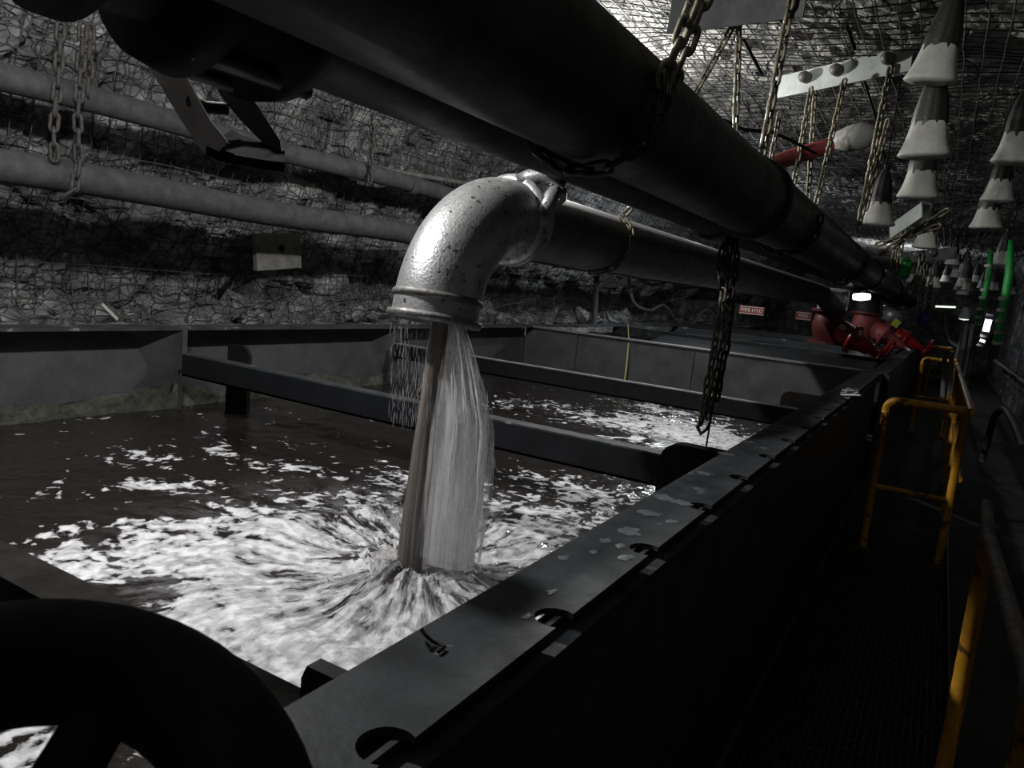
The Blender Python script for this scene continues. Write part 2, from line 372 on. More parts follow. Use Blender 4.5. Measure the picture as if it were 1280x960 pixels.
tank2 = thing('settling_tank', 'farther steel tank with covers under the red valves', 'tank', (-2.7, 16, -1.2))
mb = MB(); mb.bb((-.62, YP, -.012), (-.44, 26, .005)); obj('rim_flange', mb, 'rim', tank2); mb = MB(); mb.bb((-5.06, YP + .13, -.012), (-4.86, 26, 0.01)); obj('rim_flange', mb, 'rim', tank2)
mb = MB(); mb.bb((-.49, YP + .04, -1.2), (-.48, 26, -.012)); obj('side_wall', mb, 'tank', tank2)
mb = MB(); mb.bb((-.50, YP - .0, -.36), (-.42, YP + .05, -.012)); obj('corner_post', mb, 'rim', tank2)
mb = MB(); mb.bb((-.44, YP - .02, -.6), (-.40, YP + .02, -.48)); obj('corner_foot', mb, 'strap', tank2)
for y, z in ((12.2, 0), (15.5, 0), (19, 0)):
    mb = MB(); mb.bb((-5.0, y, z - .14), (-.6, y + .015, z)); mb.bb((-5.0, y, z - .012), (-.6, y + .12, z)); obj('cross_beam', mb, 'rim', tank2)
mb = MB(); mb.prism([(9.6, -.33), (12.1, -.05), (12.1, -.07), (9.6, -.35)], -4.0, -.75, lambda a, b, xx: (xx, a, b)); obj('cover_plate', mb, 'beam', tank2, label='sloping dark cover plate')
mb = MB(); mb.prism([(12.5, -.25), (15.3, -.04), (15.3, -.06), (12.5, -.27)], -4.4, -.75, lambda a, b, xx: (xx, a, b)); obj('cover_plate', mb, 'tank', tank2)
mb = MB(); mb.bb((-5.0, 15.7, -.03), (-.7, 18.9, -.01)); obj('cover_plate', mb, 'tank', tank2)

# wet slurry drops on the rim, their glints put into the pale colour
mb = MB()
for px_, py_, a_, b_ in ((787, 664, .030, .014), (830, 622, .034, .015), (812, 641, .03, .014), (783, 697, .016, .010), (852, 628, .03, .012), (757, 676, .014, .009), (705, 697, .012, .008), (880, 592, .03, .011), (908, 567, .035, .012), (775, 682, .012, .008), (742, 690, .010, .007), (840, 652, .016, .010), (690, 740, .009, .006), (935, 552, .03, .01), (660, 770, .008, .006)):
    p_ = onz(px_, py_, .001); n_ = 14
    vs = [p_ + Vector((0, 0, .0022))] + [p_ + Vector((a_ * math.cos(2 * PI * k / n_) * (1 + .9 * noise.noise(Vector((k * 1.3, px_ * .37, 0)))), b_ * 2.2 * math.sin(2 * PI * k / n_) * (1 + .9 * noise.noise(Vector((k * 1.7, 0.5, py_ * .41)))), 0)) for k in range(n_)]
    mb.add(vs, [(0, 1 + k, 1 + (k + 1) % n_) for k in range(n_)], True)
tag(obj('slurry_spots', mb, 'spots', kind='stuff'), 'drops of slurry splashed along the tank rim, with glints painted pale', 'slurry')
# small wires lying on the rim
a = onz(527, 790, .02)
tag(obj('bent_wire', MB().tube([onz(527, 787, .015), onz(531, 793, .02), onz(541, 802, .006), onz(556, 808, .006), onz(548, 815, .005)], .0032, 6), 'black'), 'short bent black wire hooked over the near tank rim', 'wire')
mb = MB(); p0 = onz(1065, 497, .01)
for k in range(4):
    mb.tube([p0 + Vector((random.uniform(-.09, .09), random.uniform(-.16, .16), random.uniform(0, .06))) for _ in range(5)], .007, 5)
tag(obj('wire_tie', mb, 'strap'), 'crumpled silvery wire tie on the far end of the rim', 'wire')
# yellow rope hanging over the partition
mb = MB(); mb.tube([onx(785, 410, -3.6) * 0 + ony(785, 405, 9.25), ony(786, 425, 9.1), ony(785, 438, 8.98), ony(783, 460, 8.97), ony(780, 482, 8.97)], [.006, .008, .012, .016, .008], 6)
tag(obj('rope', mb, 'rope'), 'frayed yellow rope hanging down the partition wall', 'rope')

# ------------------------------------------------------------------ water
IMP = Vector((-1.70, 2.36, ZW))
BL = [((400, 690), .42, .75), ((300, 700), .35, .55), ((560, 760), .35, .9), ((320, 780), .4, .75), ((450, 790), .35, .9), ((120, 705), .15, .85), ((90, 692), .13, .8), ((180, 655), .15, .8), ((165, 690), .09, .7), ((205, 605), .13, .65), ((70, 662), .12, .6),
      ((340, 590), .25, .45), ((290, 555), .3, .15), ((660, 650), .35, .65), ((745, 620), .3, .62), ((600, 610), .3, .35), ((640, 690), .3, .8), ((60, 600), .3, .12), ((450, 620), .35, .42), ((340, 655), .28, .65), ((240, 690), .22, .4),
      ((400, 860), .3, .9), ((10, 940), .2, .8), ((700, 600), .25, .5),
      ((880, 545), .6, .85), ((780, 530), .55, .7), ((660, 505), .5, .4), ((930, 555), .5, .85), ((820, 510), .5, .6), ((240, 620), .2, .35), ((170, 605), .12, .45), ((200, 560), .5, .08), ((500, 590), .3, .3), ((270, 570), .2, .35), ((160, 570), .2, .3)]  # blobs beyond the first beam are bright reflections painted in as foam
BW = [(onz(p[0], p[1], ZW), r, k) for p, r, k in BL]
NX, NY, X0, X1, Y0, Y1 = 300, 470, -4.99, -.55, -.6, 9.05
vs = []; cov = []; spl = []
for i in range(NY + 1):
    y = Y0 + (Y1 - Y0) * i / NY
    for j in range(NX + 1):
        x = X0 + (X1 - X0) * j / NX
        dx, dy = x - IMP.x, y - IMP.y; r = math.hypot(dx, dy) + 1e-6; P = Vector((x, y, 0))
        c = .07 + .05 * noise.noise(P * 1.2)
        for q, rr, k in BW:
            d2 = ((x - q.x) ** 2 + (y - q.y) ** 2) / (rr * rr)
            if d2 < 6: c = 1 - (1 - c) * (1 - k * math.exp(-d2 * .8))
        if y > 3.55: c *= 1.0
        s = math.exp(-(r / .75) ** 2)
        z = .005 * noise.noise(P * 5) + .003 * noise.noise(P * 14)
        u = Vector((dx / r, dy / r, 0))
        ra = noise.noise(u * 6 + Vector((0, 0, r * 1.8))); rb = noise.noise(u * 15 + Vector((3, 1, r * 5)))
        z += math.exp(-(r / .55) ** 2) * (.045 * ra + .025 * rb) + .05 * math.exp(-((r - .18) / .12) ** 2) * (.6 + .8 * rb) + .02 * math.exp(-((r - .75) / .12) ** 2)
        z += .02 * s * abs(noise.noise(P * 22)) + .008 * c * noise.noise(P * 9)
        if y > 3.5: z += .010 * noise.noise(P * 7)
        vs.append((x, y, ZW + z)); cov.append(min(1, c)); spl.append(s)
mb = MB(); mb.add(vs, [(i * (NX + 1) + j, i * (NX + 1) + j + 1, (i + 1) * (NX + 1) + j + 1, (i + 1) * (NX + 1) + j) for i in range(NY) for j in range(NX)], True)
def water_mat():
    ma, t, b = nt('brown water with foam and painted reflections'); L = t.links.new
    tc = node(t, 'ShaderNodeTexCoord')
    ac = node(t, 'ShaderNodeAttribute', attribute_name='foam'); asp = node(t, 'ShaderNodeAttribute', attribute_name='splash')
    # polar coordinates about the place where the jet lands, for streaks thrown outwards
    sub = node(t, 'ShaderNodeVectorMath', operation='SUBTRACT'); L(tc.outputs['Object'], sub.inputs[0]); sub.inputs[1].default_value = (IMP.x, IMP.y, 0)
    flat = node(t, 'ShaderNodeVectorMath', operation='MULTIPLY'); L(sub.outputs[0], flat.inputs[0]); flat.inputs[1].default_value = (1, 1, 0)
    ln = node(t, 'ShaderNodeVectorMath', operation='LENGTH'); L(flat.outputs[0], ln.inputs[0])
    nm = node(t, 'ShaderNodeVectorMath', operation='NORMALIZE'); L(flat.outputs[0], nm.inputs[0])
    sc = node(t, 'ShaderNodeVectorMath', operation='SCALE'); L(nm.outputs[0], sc.inputs[0]); sc.inputs['Scale'].default_value = 1.0
    cx = node(t, 'ShaderNodeCombineXYZ'); mlt = node(t, 'ShaderNodeMath', operation='MULTIPLY'); L(ln.outputs['Value'], mlt.inputs[0]); mlt.inputs[1].default_value = .33; L(mlt.outputs[0], cx.inputs[2])
    ad = node(t, 'ShaderNodeVectorMath', operation='ADD'); L(sc.outputs[0], ad.inputs[0]); L(cx.outputs[0], ad.inputs[1])
    wn = node(t, 'ShaderNodeTexNoise', i_Scale=7.0, i_Detail=3.0); L(tc.outputs['Object'], wn.inputs['Vector'])
    wm = node(t, 'ShaderNodeVectorMath', operation='MULTIPLY_ADD'); L(wn.outputs['Color'], wm.inputs[0]); wm.inputs[1].default_value = (.06, .06, .06); L(ad.outputs[0], wm.inputs[2])
    st = node(t, 'ShaderNodeTexNoise', i_Scale=13.0, i_Detail=8.0, i_Roughness=.68); L(wm.outputs[0], st.inputs['Vector'])
    # drifting foam
    mp = node(t, 'ShaderNodeMapping'); L(tc.outputs['Object'], mp.inputs['Vector']); mp.inputs['Scale'].default_value = (1, 1.0, 1)
    fo = node(t, 'ShaderNodeTexNoise', i_Scale=3.4, i_Detail=9.0, i_Roughness=.56, i_Distortion=1.5); L(mp.outputs[0], fo.inputs['Vector'])
    fl = node(t, 'ShaderNodeTexNoise', i_Scale=19.0, i_Detail=3.0, i_Roughness=.5, i_Distortion=.5); L(mp.outputs[0], fl.inputs['Vector'])
    mf = node(t, 'ShaderNodeMix', data_type='FLOAT'); mf.inputs[0].default_value = .38; L(fo.outputs[0], mf.inputs[2]); L(fl.outputs[0], mf.inputs[3])
    mx = node(t, 'ShaderNodeMix', data_type='FLOAT'); L(asp.outputs['Fac'], mx.inputs[0]); L(mf.outputs[0], mx.inputs[2]); L(st.outputs[0], mx.inputs[3])
    # threshold noise against coverage: value = noise + cov*.42 - .72
    k = node(t, 'ShaderNodeMath', operation='MULTIPLY_ADD'); L(ac.outputs['Fac'], k.inputs[0]); k.inputs[1].default_value = .27; L(mx.outputs[0], k.inputs[2])
    mk = ramp(t, k.outputs[0], [(.645, 0.0), (.69, .75), (.80, 1.0)])
    # inside the splash the foam is soft and streaky
    soft = ramp(t, st.outputs[0], [(.43, .04), (.56, 1.0)])
    mk2 = node(t, 'ShaderNodeMix', data_type='FLOAT'); L(asp.outputs['Fac'], mk2.inputs[0]); L(mk, mk2.inputs[2])
    ml = node(t, 'ShaderNodeMath', operation='MULTIPLY'); L(soft, ml.inputs[0]); ml.inputs[1].default_value = .8; L(ml.outputs[0], mk2.inputs[3])
    tone = ramp(t, fl.outputs[0], [(.33, (.46, .46, .50)), (.6, (.90, .90, .94))])
    cm = node(t, 'ShaderNodeMix', data_type='RGBA'); L(mk2.outputs[0], cm.inputs['Factor']); cm.inputs[6].default_value = (.0175, .0148, .0135, 1); L(tone, cm.inputs[7])
    L(cm.outputs[2], b.inputs['Base Color'])
    L(ramp(t, mk2.outputs[0], [(0, .10), (.5, .5), (1, .6)]), b.inputs['Roughness'])
    b.inputs['IOR'].default_value = 1.33
    hs = node(t, 'ShaderNodeMath', operation='MULTIPLY_ADD'); L(mk2.outputs[0], hs.inputs[0]); hs.inputs[1].default_value = .5
    rip = node(t, 'ShaderNodeTexNoise', i_Scale=26.0, i_Detail=3.0); L(tc.outputs['Object'], rip.inputs['Vector']); L(rip.outputs[0], hs.inputs[2])
    bp = node(t, 'ShaderNodeBump', i_Strength=.55, i_Distance=.012); L(hs.outputs[0], bp.inputs['Height']); L(bp.outputs[0], b.inputs['Normal'])
    return ma
M['water'] = water_mat()
wo = obj('water', mb, 'water', kind='stuff'); tag(wo, 'brown mine water with white foam and painted reflections filling the tank', 'water')
for nm, arr in (('foam', cov), ('splash', spl)):
    at = wo.data.attributes.new(nm, 'FLOAT', 'POINT'); at.data.foreach_set('value', arr)

# the pouring jet
def jet_mat(name, ca, cb, a0, a1, sxy=38, sz=1.6, tr=0):
    ma, t, b = nt(name); L = t.links.new
    tc = node(t, 'ShaderNodeTexCoord'); mp = node(t, 'ShaderNodeMapping'); L(tc.outputs['Object'], mp.inputs['Vector']); mp.inputs['Scale'].default_value = (sxy, sxy, sz)
    n = node(t, 'ShaderNodeTexNoise', i_Scale=1.0, i_Detail=6.0, i_Roughness=.6); L(mp.outputs[0], n.inputs['Vector'])
    L(ramp(t, n.outputs[0], [(.35, ca), (.65, cb)]), b.inputs['Base Color']); b.inputs['Roughness'].default_value = .35; b.inputs['IOR'].default_value = 1.33
    L(ramp(t, n.outputs[0], [(.38, a0), (.60, a1)]), b.inputs['Alpha'])
    bp = node(t, 'ShaderNodeBump', i_Strength=.6, i_Distance=.01); L(n.outputs[0], bp.inputs['Height']); L(bp.outputs[0], b.inputs['Normal'])
    if tr:
        tl = node(t, 'ShaderNodeBsdfTranslucent'); tl.inputs[0].default_value = (tr, tr, tr, 1); tp = node(t, 'ShaderNodeBsdfTransparent'); m1 = node(t, 'ShaderNodeMixShader'); m2 = node(t, 'ShaderNodeMixShader')
        L(b.inputs['Alpha'].links[0].from_socket, m1.inputs[0]); L(tp.outputs[0], m1.inputs[1]); L(tl.outputs[0], m1.inputs[2])
        m2.inputs[0].default_value = .45; L(b.outputs[0], m2.inputs[1]); L(m1.outputs[0], m2.inputs[2]); L(m2.outputs[0], t.nodes['Material Output'].inputs[0])
    return ma
M['jet_core'] = jet_mat('brown water column', (.07, .06, .054), (.21, .19, .175), 1, 1, 34, .7)
M['jet_veil'] = jet_mat('white sheet of falling water', (.66, .65, .66), (.95, .95, .96), .72, 1.0, tr=.95)
M['jet_thin'] = jet_mat('thin falling spray', (.6, .6, .62), (.9, .9, .92), .0, .55, 60, 2.0, .9)
M['jet_strand'] = jet_mat('white water strands', (.7, .7, .71), (.95, .95, .96), .45, .9, 60, 2.0, .9)
M['drop'] = metal('spray drops', (.6, .62, .66), (.45, .46, .5), .2, .0, 10, .0)
JY = 2.36
jet = thing('water_jet', 'brown and white water pouring from the pipe elbow into the tank', 'water', (-1.7, JY, ZW))
def sheet(rows, mat, name, yw, y_off=0, seed=0, n=40):
    # rows: (py, left px, right px); an elliptical tube through these widths
    vs = []; R = 60; rows2 = []
    for i in range(R + 1):
        py = rows[0][0] + (rows[-1][0] - rows[0][0]) * i / R
        for a, b in zip(rows, rows[1:]):
            if a[0] <= py <= b[0]: t = (py - a[0]) / (b[0] - a[0]); rows2.append((py, a[1] + (b[1] - a[1]) * t, a[2] + (b[2] - a[2]) * t)); break
    for py, l, r in rows2:
        A, B = ony(l, py, JY + y_off), ony(r, py, JY + y_off); c = (A + B) / 2; h = (B - A).length / 2
        for k in range(n):
            a = 2 * PI * k / n; w = 1 + .10 * noise.noise(Vector((math.cos(a) * 3, math.sin(a) * 3, py * .006 + seed)))
            w += .05 * noise.noise(Vector((math.cos(a) * 11, math.sin(a) * 11, py * .01 + seed)))
            vs.append(c + Vector((math.cos(a) * h * w, math.sin(a) * yw * (.5 + h / .14 * .5) * w, 0)))
    nr = len(rows2); mb = MB(); mb.add(vs, [(i * n + k, i * n + (k + 1) % n, (i + 1) * n + (k + 1) % n, (i + 1) * n + k) for i in range(nr - 1) for k in range(n)], True)
    return obj(name, mb, mat, jet)
sheet([(395, 544, 560), (470, 533, 551), (560, 517, 542), (660, 503, 530), (722, 496, 523)], 'jet_core', 'water_column', .055, -.05)
sheet([(395, 548, 572), (430, 543, 580), (480, 538, 596), (540, 533, 606), (620, 526, 602), (700, 518, 588)], 'jet_veil', 'water_sheet', .075, .03, 3)
sheet([(395, 546, 573), (430, 540, 586), (480, 534, 602), (530, 530, 613), (600, 524, 611), (690, 512, 597)], 'jet_thin', 'spray_sheet', .10, .03, 8)
mb = MB()
for k in range(420):
    t = random.random(); px = 486 + 56 * random.random() ** .7; py0 = 400 + random.random() * 125; ln = random.uniform(4, 22)
    y = JY + random.uniform(-.12, .14); a, b = ony(px, py0, y), ony(px, py0, y) - Vector((0, 0, ln * .0029))
    if a.z > .42: continue
    mb.tube([a, (a + b) / 2, b], [.0003, random.uniform(.0004, .001), .0003], 4, False)
for k in range(120):
    py0 = 470 + random.random() * 130; px = 585 + 30 * random.random() + (py0 - 470) * .06; y = JY + random.uniform(-.1, .12); a = ony(px, py0, y); b = a - Vector((-.008, 0, random.uniform(.01, .05)))
    mb.tube([a, (a + b) / 2, b], [.0004, random.uniform(.0006, .0014), .0004], 4, False)
for k in range(150):
    a = random.random() * 2 * PI; r = .1 + .35 * random.random(); h = .015 + .12 * random.random() ** 2
    p = Vector((IMP.x + r * math.cos(a), IMP.y + r * math.sin(a), ZW + h)); d = Vector((math.cos(a), math.sin(a), .6)) * random.uniform(.004, .02)
    mb.tube([p, p + d * .5, p + d], [.0006, random.uniform(.001, .0026), .0006], 4, False)
obj('spray_drops', mb, 'drop', jet, kind='stuff')
mb = MB()
for k in range(34):
    q = random.random(); top = 548 + 25 * q; mid = 536 + 72 * q; bot = 517 + 80 * q; y = JY + .03 - random.uniform(.03, .11)
    z0, z1 = 402 + random.random() * 40, 520 + random.random() * 150; pts = []
    for i in range(15):
        py = z0 + (z1 - z0) * i / 14; t = (py - 400) / 300
        px = top + (mid - top) * min(1, t / .45) ** .6 if t < .45 else mid + (bot - mid) * (t - .45) / .55
        pts.append(ony(px + 2 * noise.noise(Vector((py * .03, k, 0))), py, y))
    w_ = random.uniform(.0018, .0045); mb.tube(pts, [w_ * (.25 + math.sin(PI * i / 14)) for i in range(15)], 5, False)
obj('white_strands', mb, 'jet_strand', jet, kind='stuff')
# heaped froth where the jet lands
mb = MB(); vs = []; R, n = 26, 72
for i in range(R + 1):
    r = .34 * i / R
    for k in range(n):
        a = 2 * PI * k / n; u = Vector((math.cos(a), math.sin(a), 0))
        hh = .05 * math.exp(-((r - .13) / .09) ** 2) * (1 + .9 * noise.noise(u * 5 + Vector((0, 0, r * 6)))) + .02 * noise.noise(Vector((r * 30, 0, 0)) + u * 9) * (1 - r / .34) - .02 * (r / .34) ** 2
        vs.append(IMP + Vector((u.x * r * 1.15, u.y * r, hh)))
mb.add(vs, [(i * n + k, (i + 1) * n + k, (i + 1) * n + (k + 1) % n, i * n + (k + 1) % n) for i in range(R) for k in range(n)], True)
M['froth'] = jet_mat('greyish brown froth', (.30, .27, .26), (.85, .84, .86), .35, 1, 24, 24, tr=.9)
obj('froth', mb, 'froth', jet, kind='stuff')

# ------------------------------------------------------------------ discharge pipe and elbow
PX, PZ, PR = -1.73, .863, .16
pipe = thing('discharge_pipe', 'galvanised pipe ending in an elbow that pours water into the tank', 'pipe', (PX, 2.9, PZ))
YC = 2.86; RB = .455; SW = math.radians(82)
obj('barrel', MB().tube([(PX, YC + .02, PZ), (PX, 6, PZ), (PX, 12.5, PZ)], PR, 48), 'galv_pipe', pipe)
pts = [(PX, YC - .02 - RB * math.sin(a) , PZ - RB * (1 - math.cos(a))) for a in [SW * i / 24 for i in range(25)]]
pts = [(PX, YC, PZ)] + pts
ye = pts[-1][1]; ze = pts[-1][2]; AXE = Vector((0, math.cos(SW), math.sin(SW)))
def ex(t): return Vector((PX, ye, ze)) + AXE * t
mb = MB(); mb.tube(pts + [ex(-.04)], PR + .012, 56, False); el = obj('elbow', mb, 'galv', pipe, label='shiny galvanised elbow with dark pits')
mb = MB()
mb.lathe([(PR + .012, .03), (PR + .022, .022), (PR + .022, .008), (PR + .012, 0)], ex(.015), AXE, 56)
mb.lathe([(PR + .008, .0), (PR + .008, -.05)], ex(.015), AXE, 56)
mb.lathe([(PR + .008, .0), (PR + .028, -.006), (PR + .030, -.02), (PR + .022, -.034), (PR - .004, -.036), (PR - .006, .03)], ex(-.035), AXE, 56)
obj('lip', mb, 'lip', pipe, label='grooved lip round the elbow mouth')
cp = MB(); cp.lathe([(PR + .012, -.045), (PR + .036, -.04), (PR + .042, -.02), (PR + .028, -.012), (PR + .028, .012), (PR + .042, .02), (PR + .036, .04), (PR + .005, .05)], (PX, YC + .035, PZ), (0, 1, 0), 56)
coup = obj('coupling', cp, 'galv', pipe)
def polar(r, deg, y): return Vector((PX + r * math.cos(math.radians(deg)), y, PZ + r * math.sin(math.radians(deg))))
mb = MB()
mb.tube([polar(.165, 78, YC + .02), polar(.20, 68, YC + .03), polar(.235, 57, YC + .03), polar(.262, 47, YC + .05), polar(.262, 38, YC + .09)], [.042, .038, .032, .03, .026], 12)
obj('lug', mb, 'galv', coup)
mb = MB()
mb.tube([polar(.165, 8, YC + .0), polar(.195, 20, YC + .02), polar(.215, 30, YC + .04), polar(.235, 36, YC + .06), polar(.240, 37, YC + .12), polar(.21, 36, YC + .17), polar(.18, 35, YC + .18)], [.03, .036, .036, .030, .026, .024, .02], 12)
obj('lug', mb, 'galv', coup)
mb = MB(); mb.tube([polar(.245, 44, YC + .04), polar(.24, 36, YC + .10)], .012, 10); obj('latch_bolt', mb, 'strap', coup)

# ------------------------------------------------------------------ chains
LINKS = {}
def link_mesh(p, r, mat):
    key = (round(p, 4), round(r, 4), mat)
    if key not in LINKS:
        hw = r * 1.75; hl = p / 2 + r; mb = MB(); pts = []
        st = hl - hw
        for i in range(9): a = -PI / 2 + PI * i / 8; pts.append((0 + st + hw * math.cos(a), hw * math.sin(a), 0))
        for i in range(9): a = PI / 2 + PI * i / 8; pts.append((-st + hw * math.cos(a), hw * math.sin(a), 0))
        pts = [Vector(q) for q in pts]
        mb.tube([Vector((q.z, q.y, q.x)) for q in pts], r, 6, False, True); me = mb.mesh('link'); me.materials.append(M[mat]); LINKS[key] = me
    return LINKS[key]
def chain(label, pts, pitch, r, mat='chain', name='chain', group=None, hook=False, jit=.0):
    pts = [Vector(p) for p in pts]; root = thing(name, label, 'chain', pts[0], group); me = link_mesh(pitch, r, mat)
    seg = [(a, b, (b - a).length) for a, b in zip(pts, pts[1:])]; tot = sum(x[2] for x in seg); n = max(1, int(tot / pitch))
    for i in range(n):
        d = (i + .5) * tot / n
        for a, b, l in seg:
            if d <= l: break
            d -= l
        p = a.lerp(b, min(1, d / max(l, 1e-6))); di = (b - a).normalized()
        q = di.to_track_quat('Z', 'Y').to_matrix() @ Matrix.Rotation((PI / 2) * (i % 2) + .5 + random.uniform(-.2, .2), 3, 'Z')
        o = bpy.data.objects.new('link', me); COL.objects.link(o); o.parent = root
        o.matrix_local = Matrix.Translation(p - pts[0] + Vector((random.uniform(-jit, jit), random.uniform(-jit, jit), 0))) @ q.to_4x4()
    return root
def loop(cx, cz, R, y, a0, a1, n=14, dy=0): return [(cx + R * math.cos(math.radians(a0 + (a1 - a0) * i / n)), y + dy * i / n, cz + R * math.sin(math.radians(a0 + (a1 - a0) * i / n))) for i in range(n + 1)]

def hanger(root, P, top=2.42):
    P = Vector(P); obj('hanger_wire', MB().tube([P, (P.x, P.y, top)], .004, 4), 'black', root)
# ------------------------------------------------------------------ big pipes under the roof
AX, AZ, AR = -1.04, 1.19, .20
BX, BZ, BR = -1.485, 1.215, .172
def ringed(name, label, x, z, r, y0, y1, mat, joints, jr=1.0):
    t = thing(name, label, 'pipe', (x, y0, z)); ys_ = [y0 + (y1 - y0) * i / 20 for i in range(21)]
    obj('barrel', MB().tube([(x, y, z) for y in ys_], r, 56), mat, t)
    for j in joints:
        mb = MB(); rr = r * jr; mb.lathe([(r, -.07), (rr + .02, -.06), (rr + .028, -.02), (rr + .028, .02), (rr + .02, .06), (r, .07)], (x, j, z), (0, 1, 0), 48); obj('joint_band', mb, mat, t)
    return t
pa = ringed('main_pipe', 'large black pipe slung close overhead, nearest of all the pipes', AX, AZ, AR, .30, 27, 'pipe_dark', (4.35, 11.6, 17, 23))
pb = ringed('main_pipe', 'large brown-black pipe behind and below the nearest overhead pipe', BX, BZ, BR, .80, 27, 'pipe_brown', (5.2, 12.5, 18))
# near end coupling of the rear pipe
mb = MB(); mb.lathe([(BR, -.17), (BR + .07, -.165), (BR + .085, -.10), (BR + .04, -.06), (BR + .04, .06), (BR + .085, .10), (BR + .07, .165), (BR, .17)], (BX, 1.16, BZ), (0, 1, 0), 48)
obj('end_coupling', mb, 'black', pb, label='fat black coupling at the near end')
mb = MB(); mb.disc((BX, .80, BZ), (0, 1, 0), BR + .05, .05, 40); obj('end_flange', mb, 'black', pb)
for a in (205, 250, 290):
    mb = MB(); mb.tube([(BX + (BR + .06) * math.cos(math.radians(a)), 1.02, BZ + (BR + .06) * math.sin(math.radians(a))), (BX + (BR + .06) * math.cos(math.radians(a)), 1.34, BZ + (BR + .06) * math.sin(math.radians(a)))], .018, 6); obj('coupling_bolt', mb, 'clevis', pb)

# bent flat-bar stirrup hanging below the near coupling
YB = 1.28
def bx(px, py, y): return ony(px, py, y)
clev = thing('stirrup_hanger', 'bent flat-bar stirrup hanging under the near end of the overhead pipes', 'hanger', bx(290, 70, YB))
def strip(pl, y0, th, y1off=0):                         # polygon given by pixels at depth y0, thickness th away from camera
    fr = [bx(a, b, y0 + (k[2] if len(k := (a, b, 0)) > 2 else 0)) for a, b in pl]; bk = [p + ray(640, 480).normalized() * th for p in fr]
    n = len(pl); mb = MB(); mb.add(fr + bk, [tuple(range(n)), tuple(range(2 * n - 1, n - 1, -1))] + [(i, (i + 1) % n, (i + 1) % n + n, i + n) for i in range(n)]); return mb
obj('front_arm', strip([(143, 24), (160, 22), (200, 26), (216, 62), (240, 110), (262, 150), (285, 178), (268, 196), (252, 188), (226, 150), (196, 100), (172, 62)], YB, .015), 'clevis', clev, label='broad worn grey arm')
obj('rear_arm', strip([(262, 92), (300, 104), (322, 132), (350, 176), (352, 190), (332, 182), (300, 150), (276, 120)], YB + .10, .015), 'black', clev)
mb = MB(); fl = [(258, 182), (275, 190), (300, 195), (330, 200), (356, 203)]; up = [(290, 162), (300, 168), (320, 175), (338, 178), (356, 188)]
vs = [bx(a, b, YB) for a, b in fl] + [bx(a, b, YB + .12) for a, b in up]; vs += [v - Vector((0, 0, .022)) for v in vs]
mb.add(vs, [(i, i + 1, i + 6, i + 5) for i in range(4)] + [(i + 10, i + 15, i + 16, i + 11) for i in range(4)] + [(i, i + 10, i + 11, i + 1) for i in range(4)] + [(i + 5, i + 6, i + 16, i + 15) for i in range(4)] + [(0, 5, 15, 10), (4, 14, 19, 9)]); obj('saddle', mb, 'matt_black', clev)
mb = MB(); mb.tube([bx(238, 126, YB), bx(256, 134, YB + .05), bx(285, 136, YB + .10)], .016, 10); obj('cross_bar', mb, 'black', clev)
mb = MB(); mb.tube([bx(205, 28, YB), bx(214, 60, YB), bx(228, 92, YB)], .006, 6); obj('slot_edge', mb, 'black', clev)

# slings and hanging chains of the overhead pipes
R1 = AR + .012
def up_chain(label, px, py, y0, top, pitch, r, x=None, group=None, mat='chain'):
    p = ony(px, py, y0); return chain(label, [top, p], pitch, r, mat, 'hanging_chain')
SY = 2.12
chain('heavy chain sling wrapped under the nearest overhead pipe', loop(AX, AZ, R1 + .02, SY, 178, 372, 18, .04), .062, .0105, 'chain_shaded', 'chain_sling')
chain('heavy near chain rising from the sling at the top edge', [ony(826, 108, 2.18), ony(848, 55, 2.18), ony(868, 0, 2.2), ony(885, -60, 2.2)], .062, .0105, 'chain', 'hanging_chain')
chain('second strand of the heavy chain, right beside the sling', [ony(836, 118, 2.36), ony(858, 62, 2.36), ony(880, 0, 2.36), ony(900, -50, 2.36)], .062, .0105, 'chain', 'hanging_chain')
def roofz(x, y): return 2.42
for y in (5.4, 8.9): chain('dark chain sling under the black overhead pipe, ' + ('near the white-rimmed pipe' if y < 6 else 'far along it'), loop(AX, AZ, R1 + .01, y, 178, 372, 16), .055, .009, 'chain_shaded', 'chain_sling')

def hang(label, top, bot, y, pitch=.055, r=.0085, mat='chain', ytop=None):
    a = ony(*top, ytop if ytop else y); b = ony(*bot, y); return chain(label, [a, b], pitch, r, mat, 'hanging_chain')
hang('slanting chain running down left from the pale roof bolt', (922, 22), (866, 122), 4.3)
hang('chain hanging straight below the pale roof bolt', (924, 22), (919, 170), 4.3)
hang('long chain crossing in front of the steel roof strap end', (990, -5), (952, 196), 4.0, .058, .010)
hang('thin chain just behind the long chain at the strap end', (975, 140), (962, 208), 5.0, .045, .007)
hang('left chain of the pair below the first strap bolt', (1014, 110), (992, 230), 5.9)
hang('right chain of the pair below the first strap bolt', (1019, 108), (1010, 248), 6.1)
hang('chain below the middle bolt of the steel roof strap', (1056, 100), (1020, 255), 5.8)
hang('long bright chain below the last bolt of the roof strap', (1113, 84), (1072, 290), 5.75, .058, .0095)
hang('short bright chain doubled beside the long chain below the last strap bolt', (1110, 150), (1082, 262), 6.0, .055, .009)
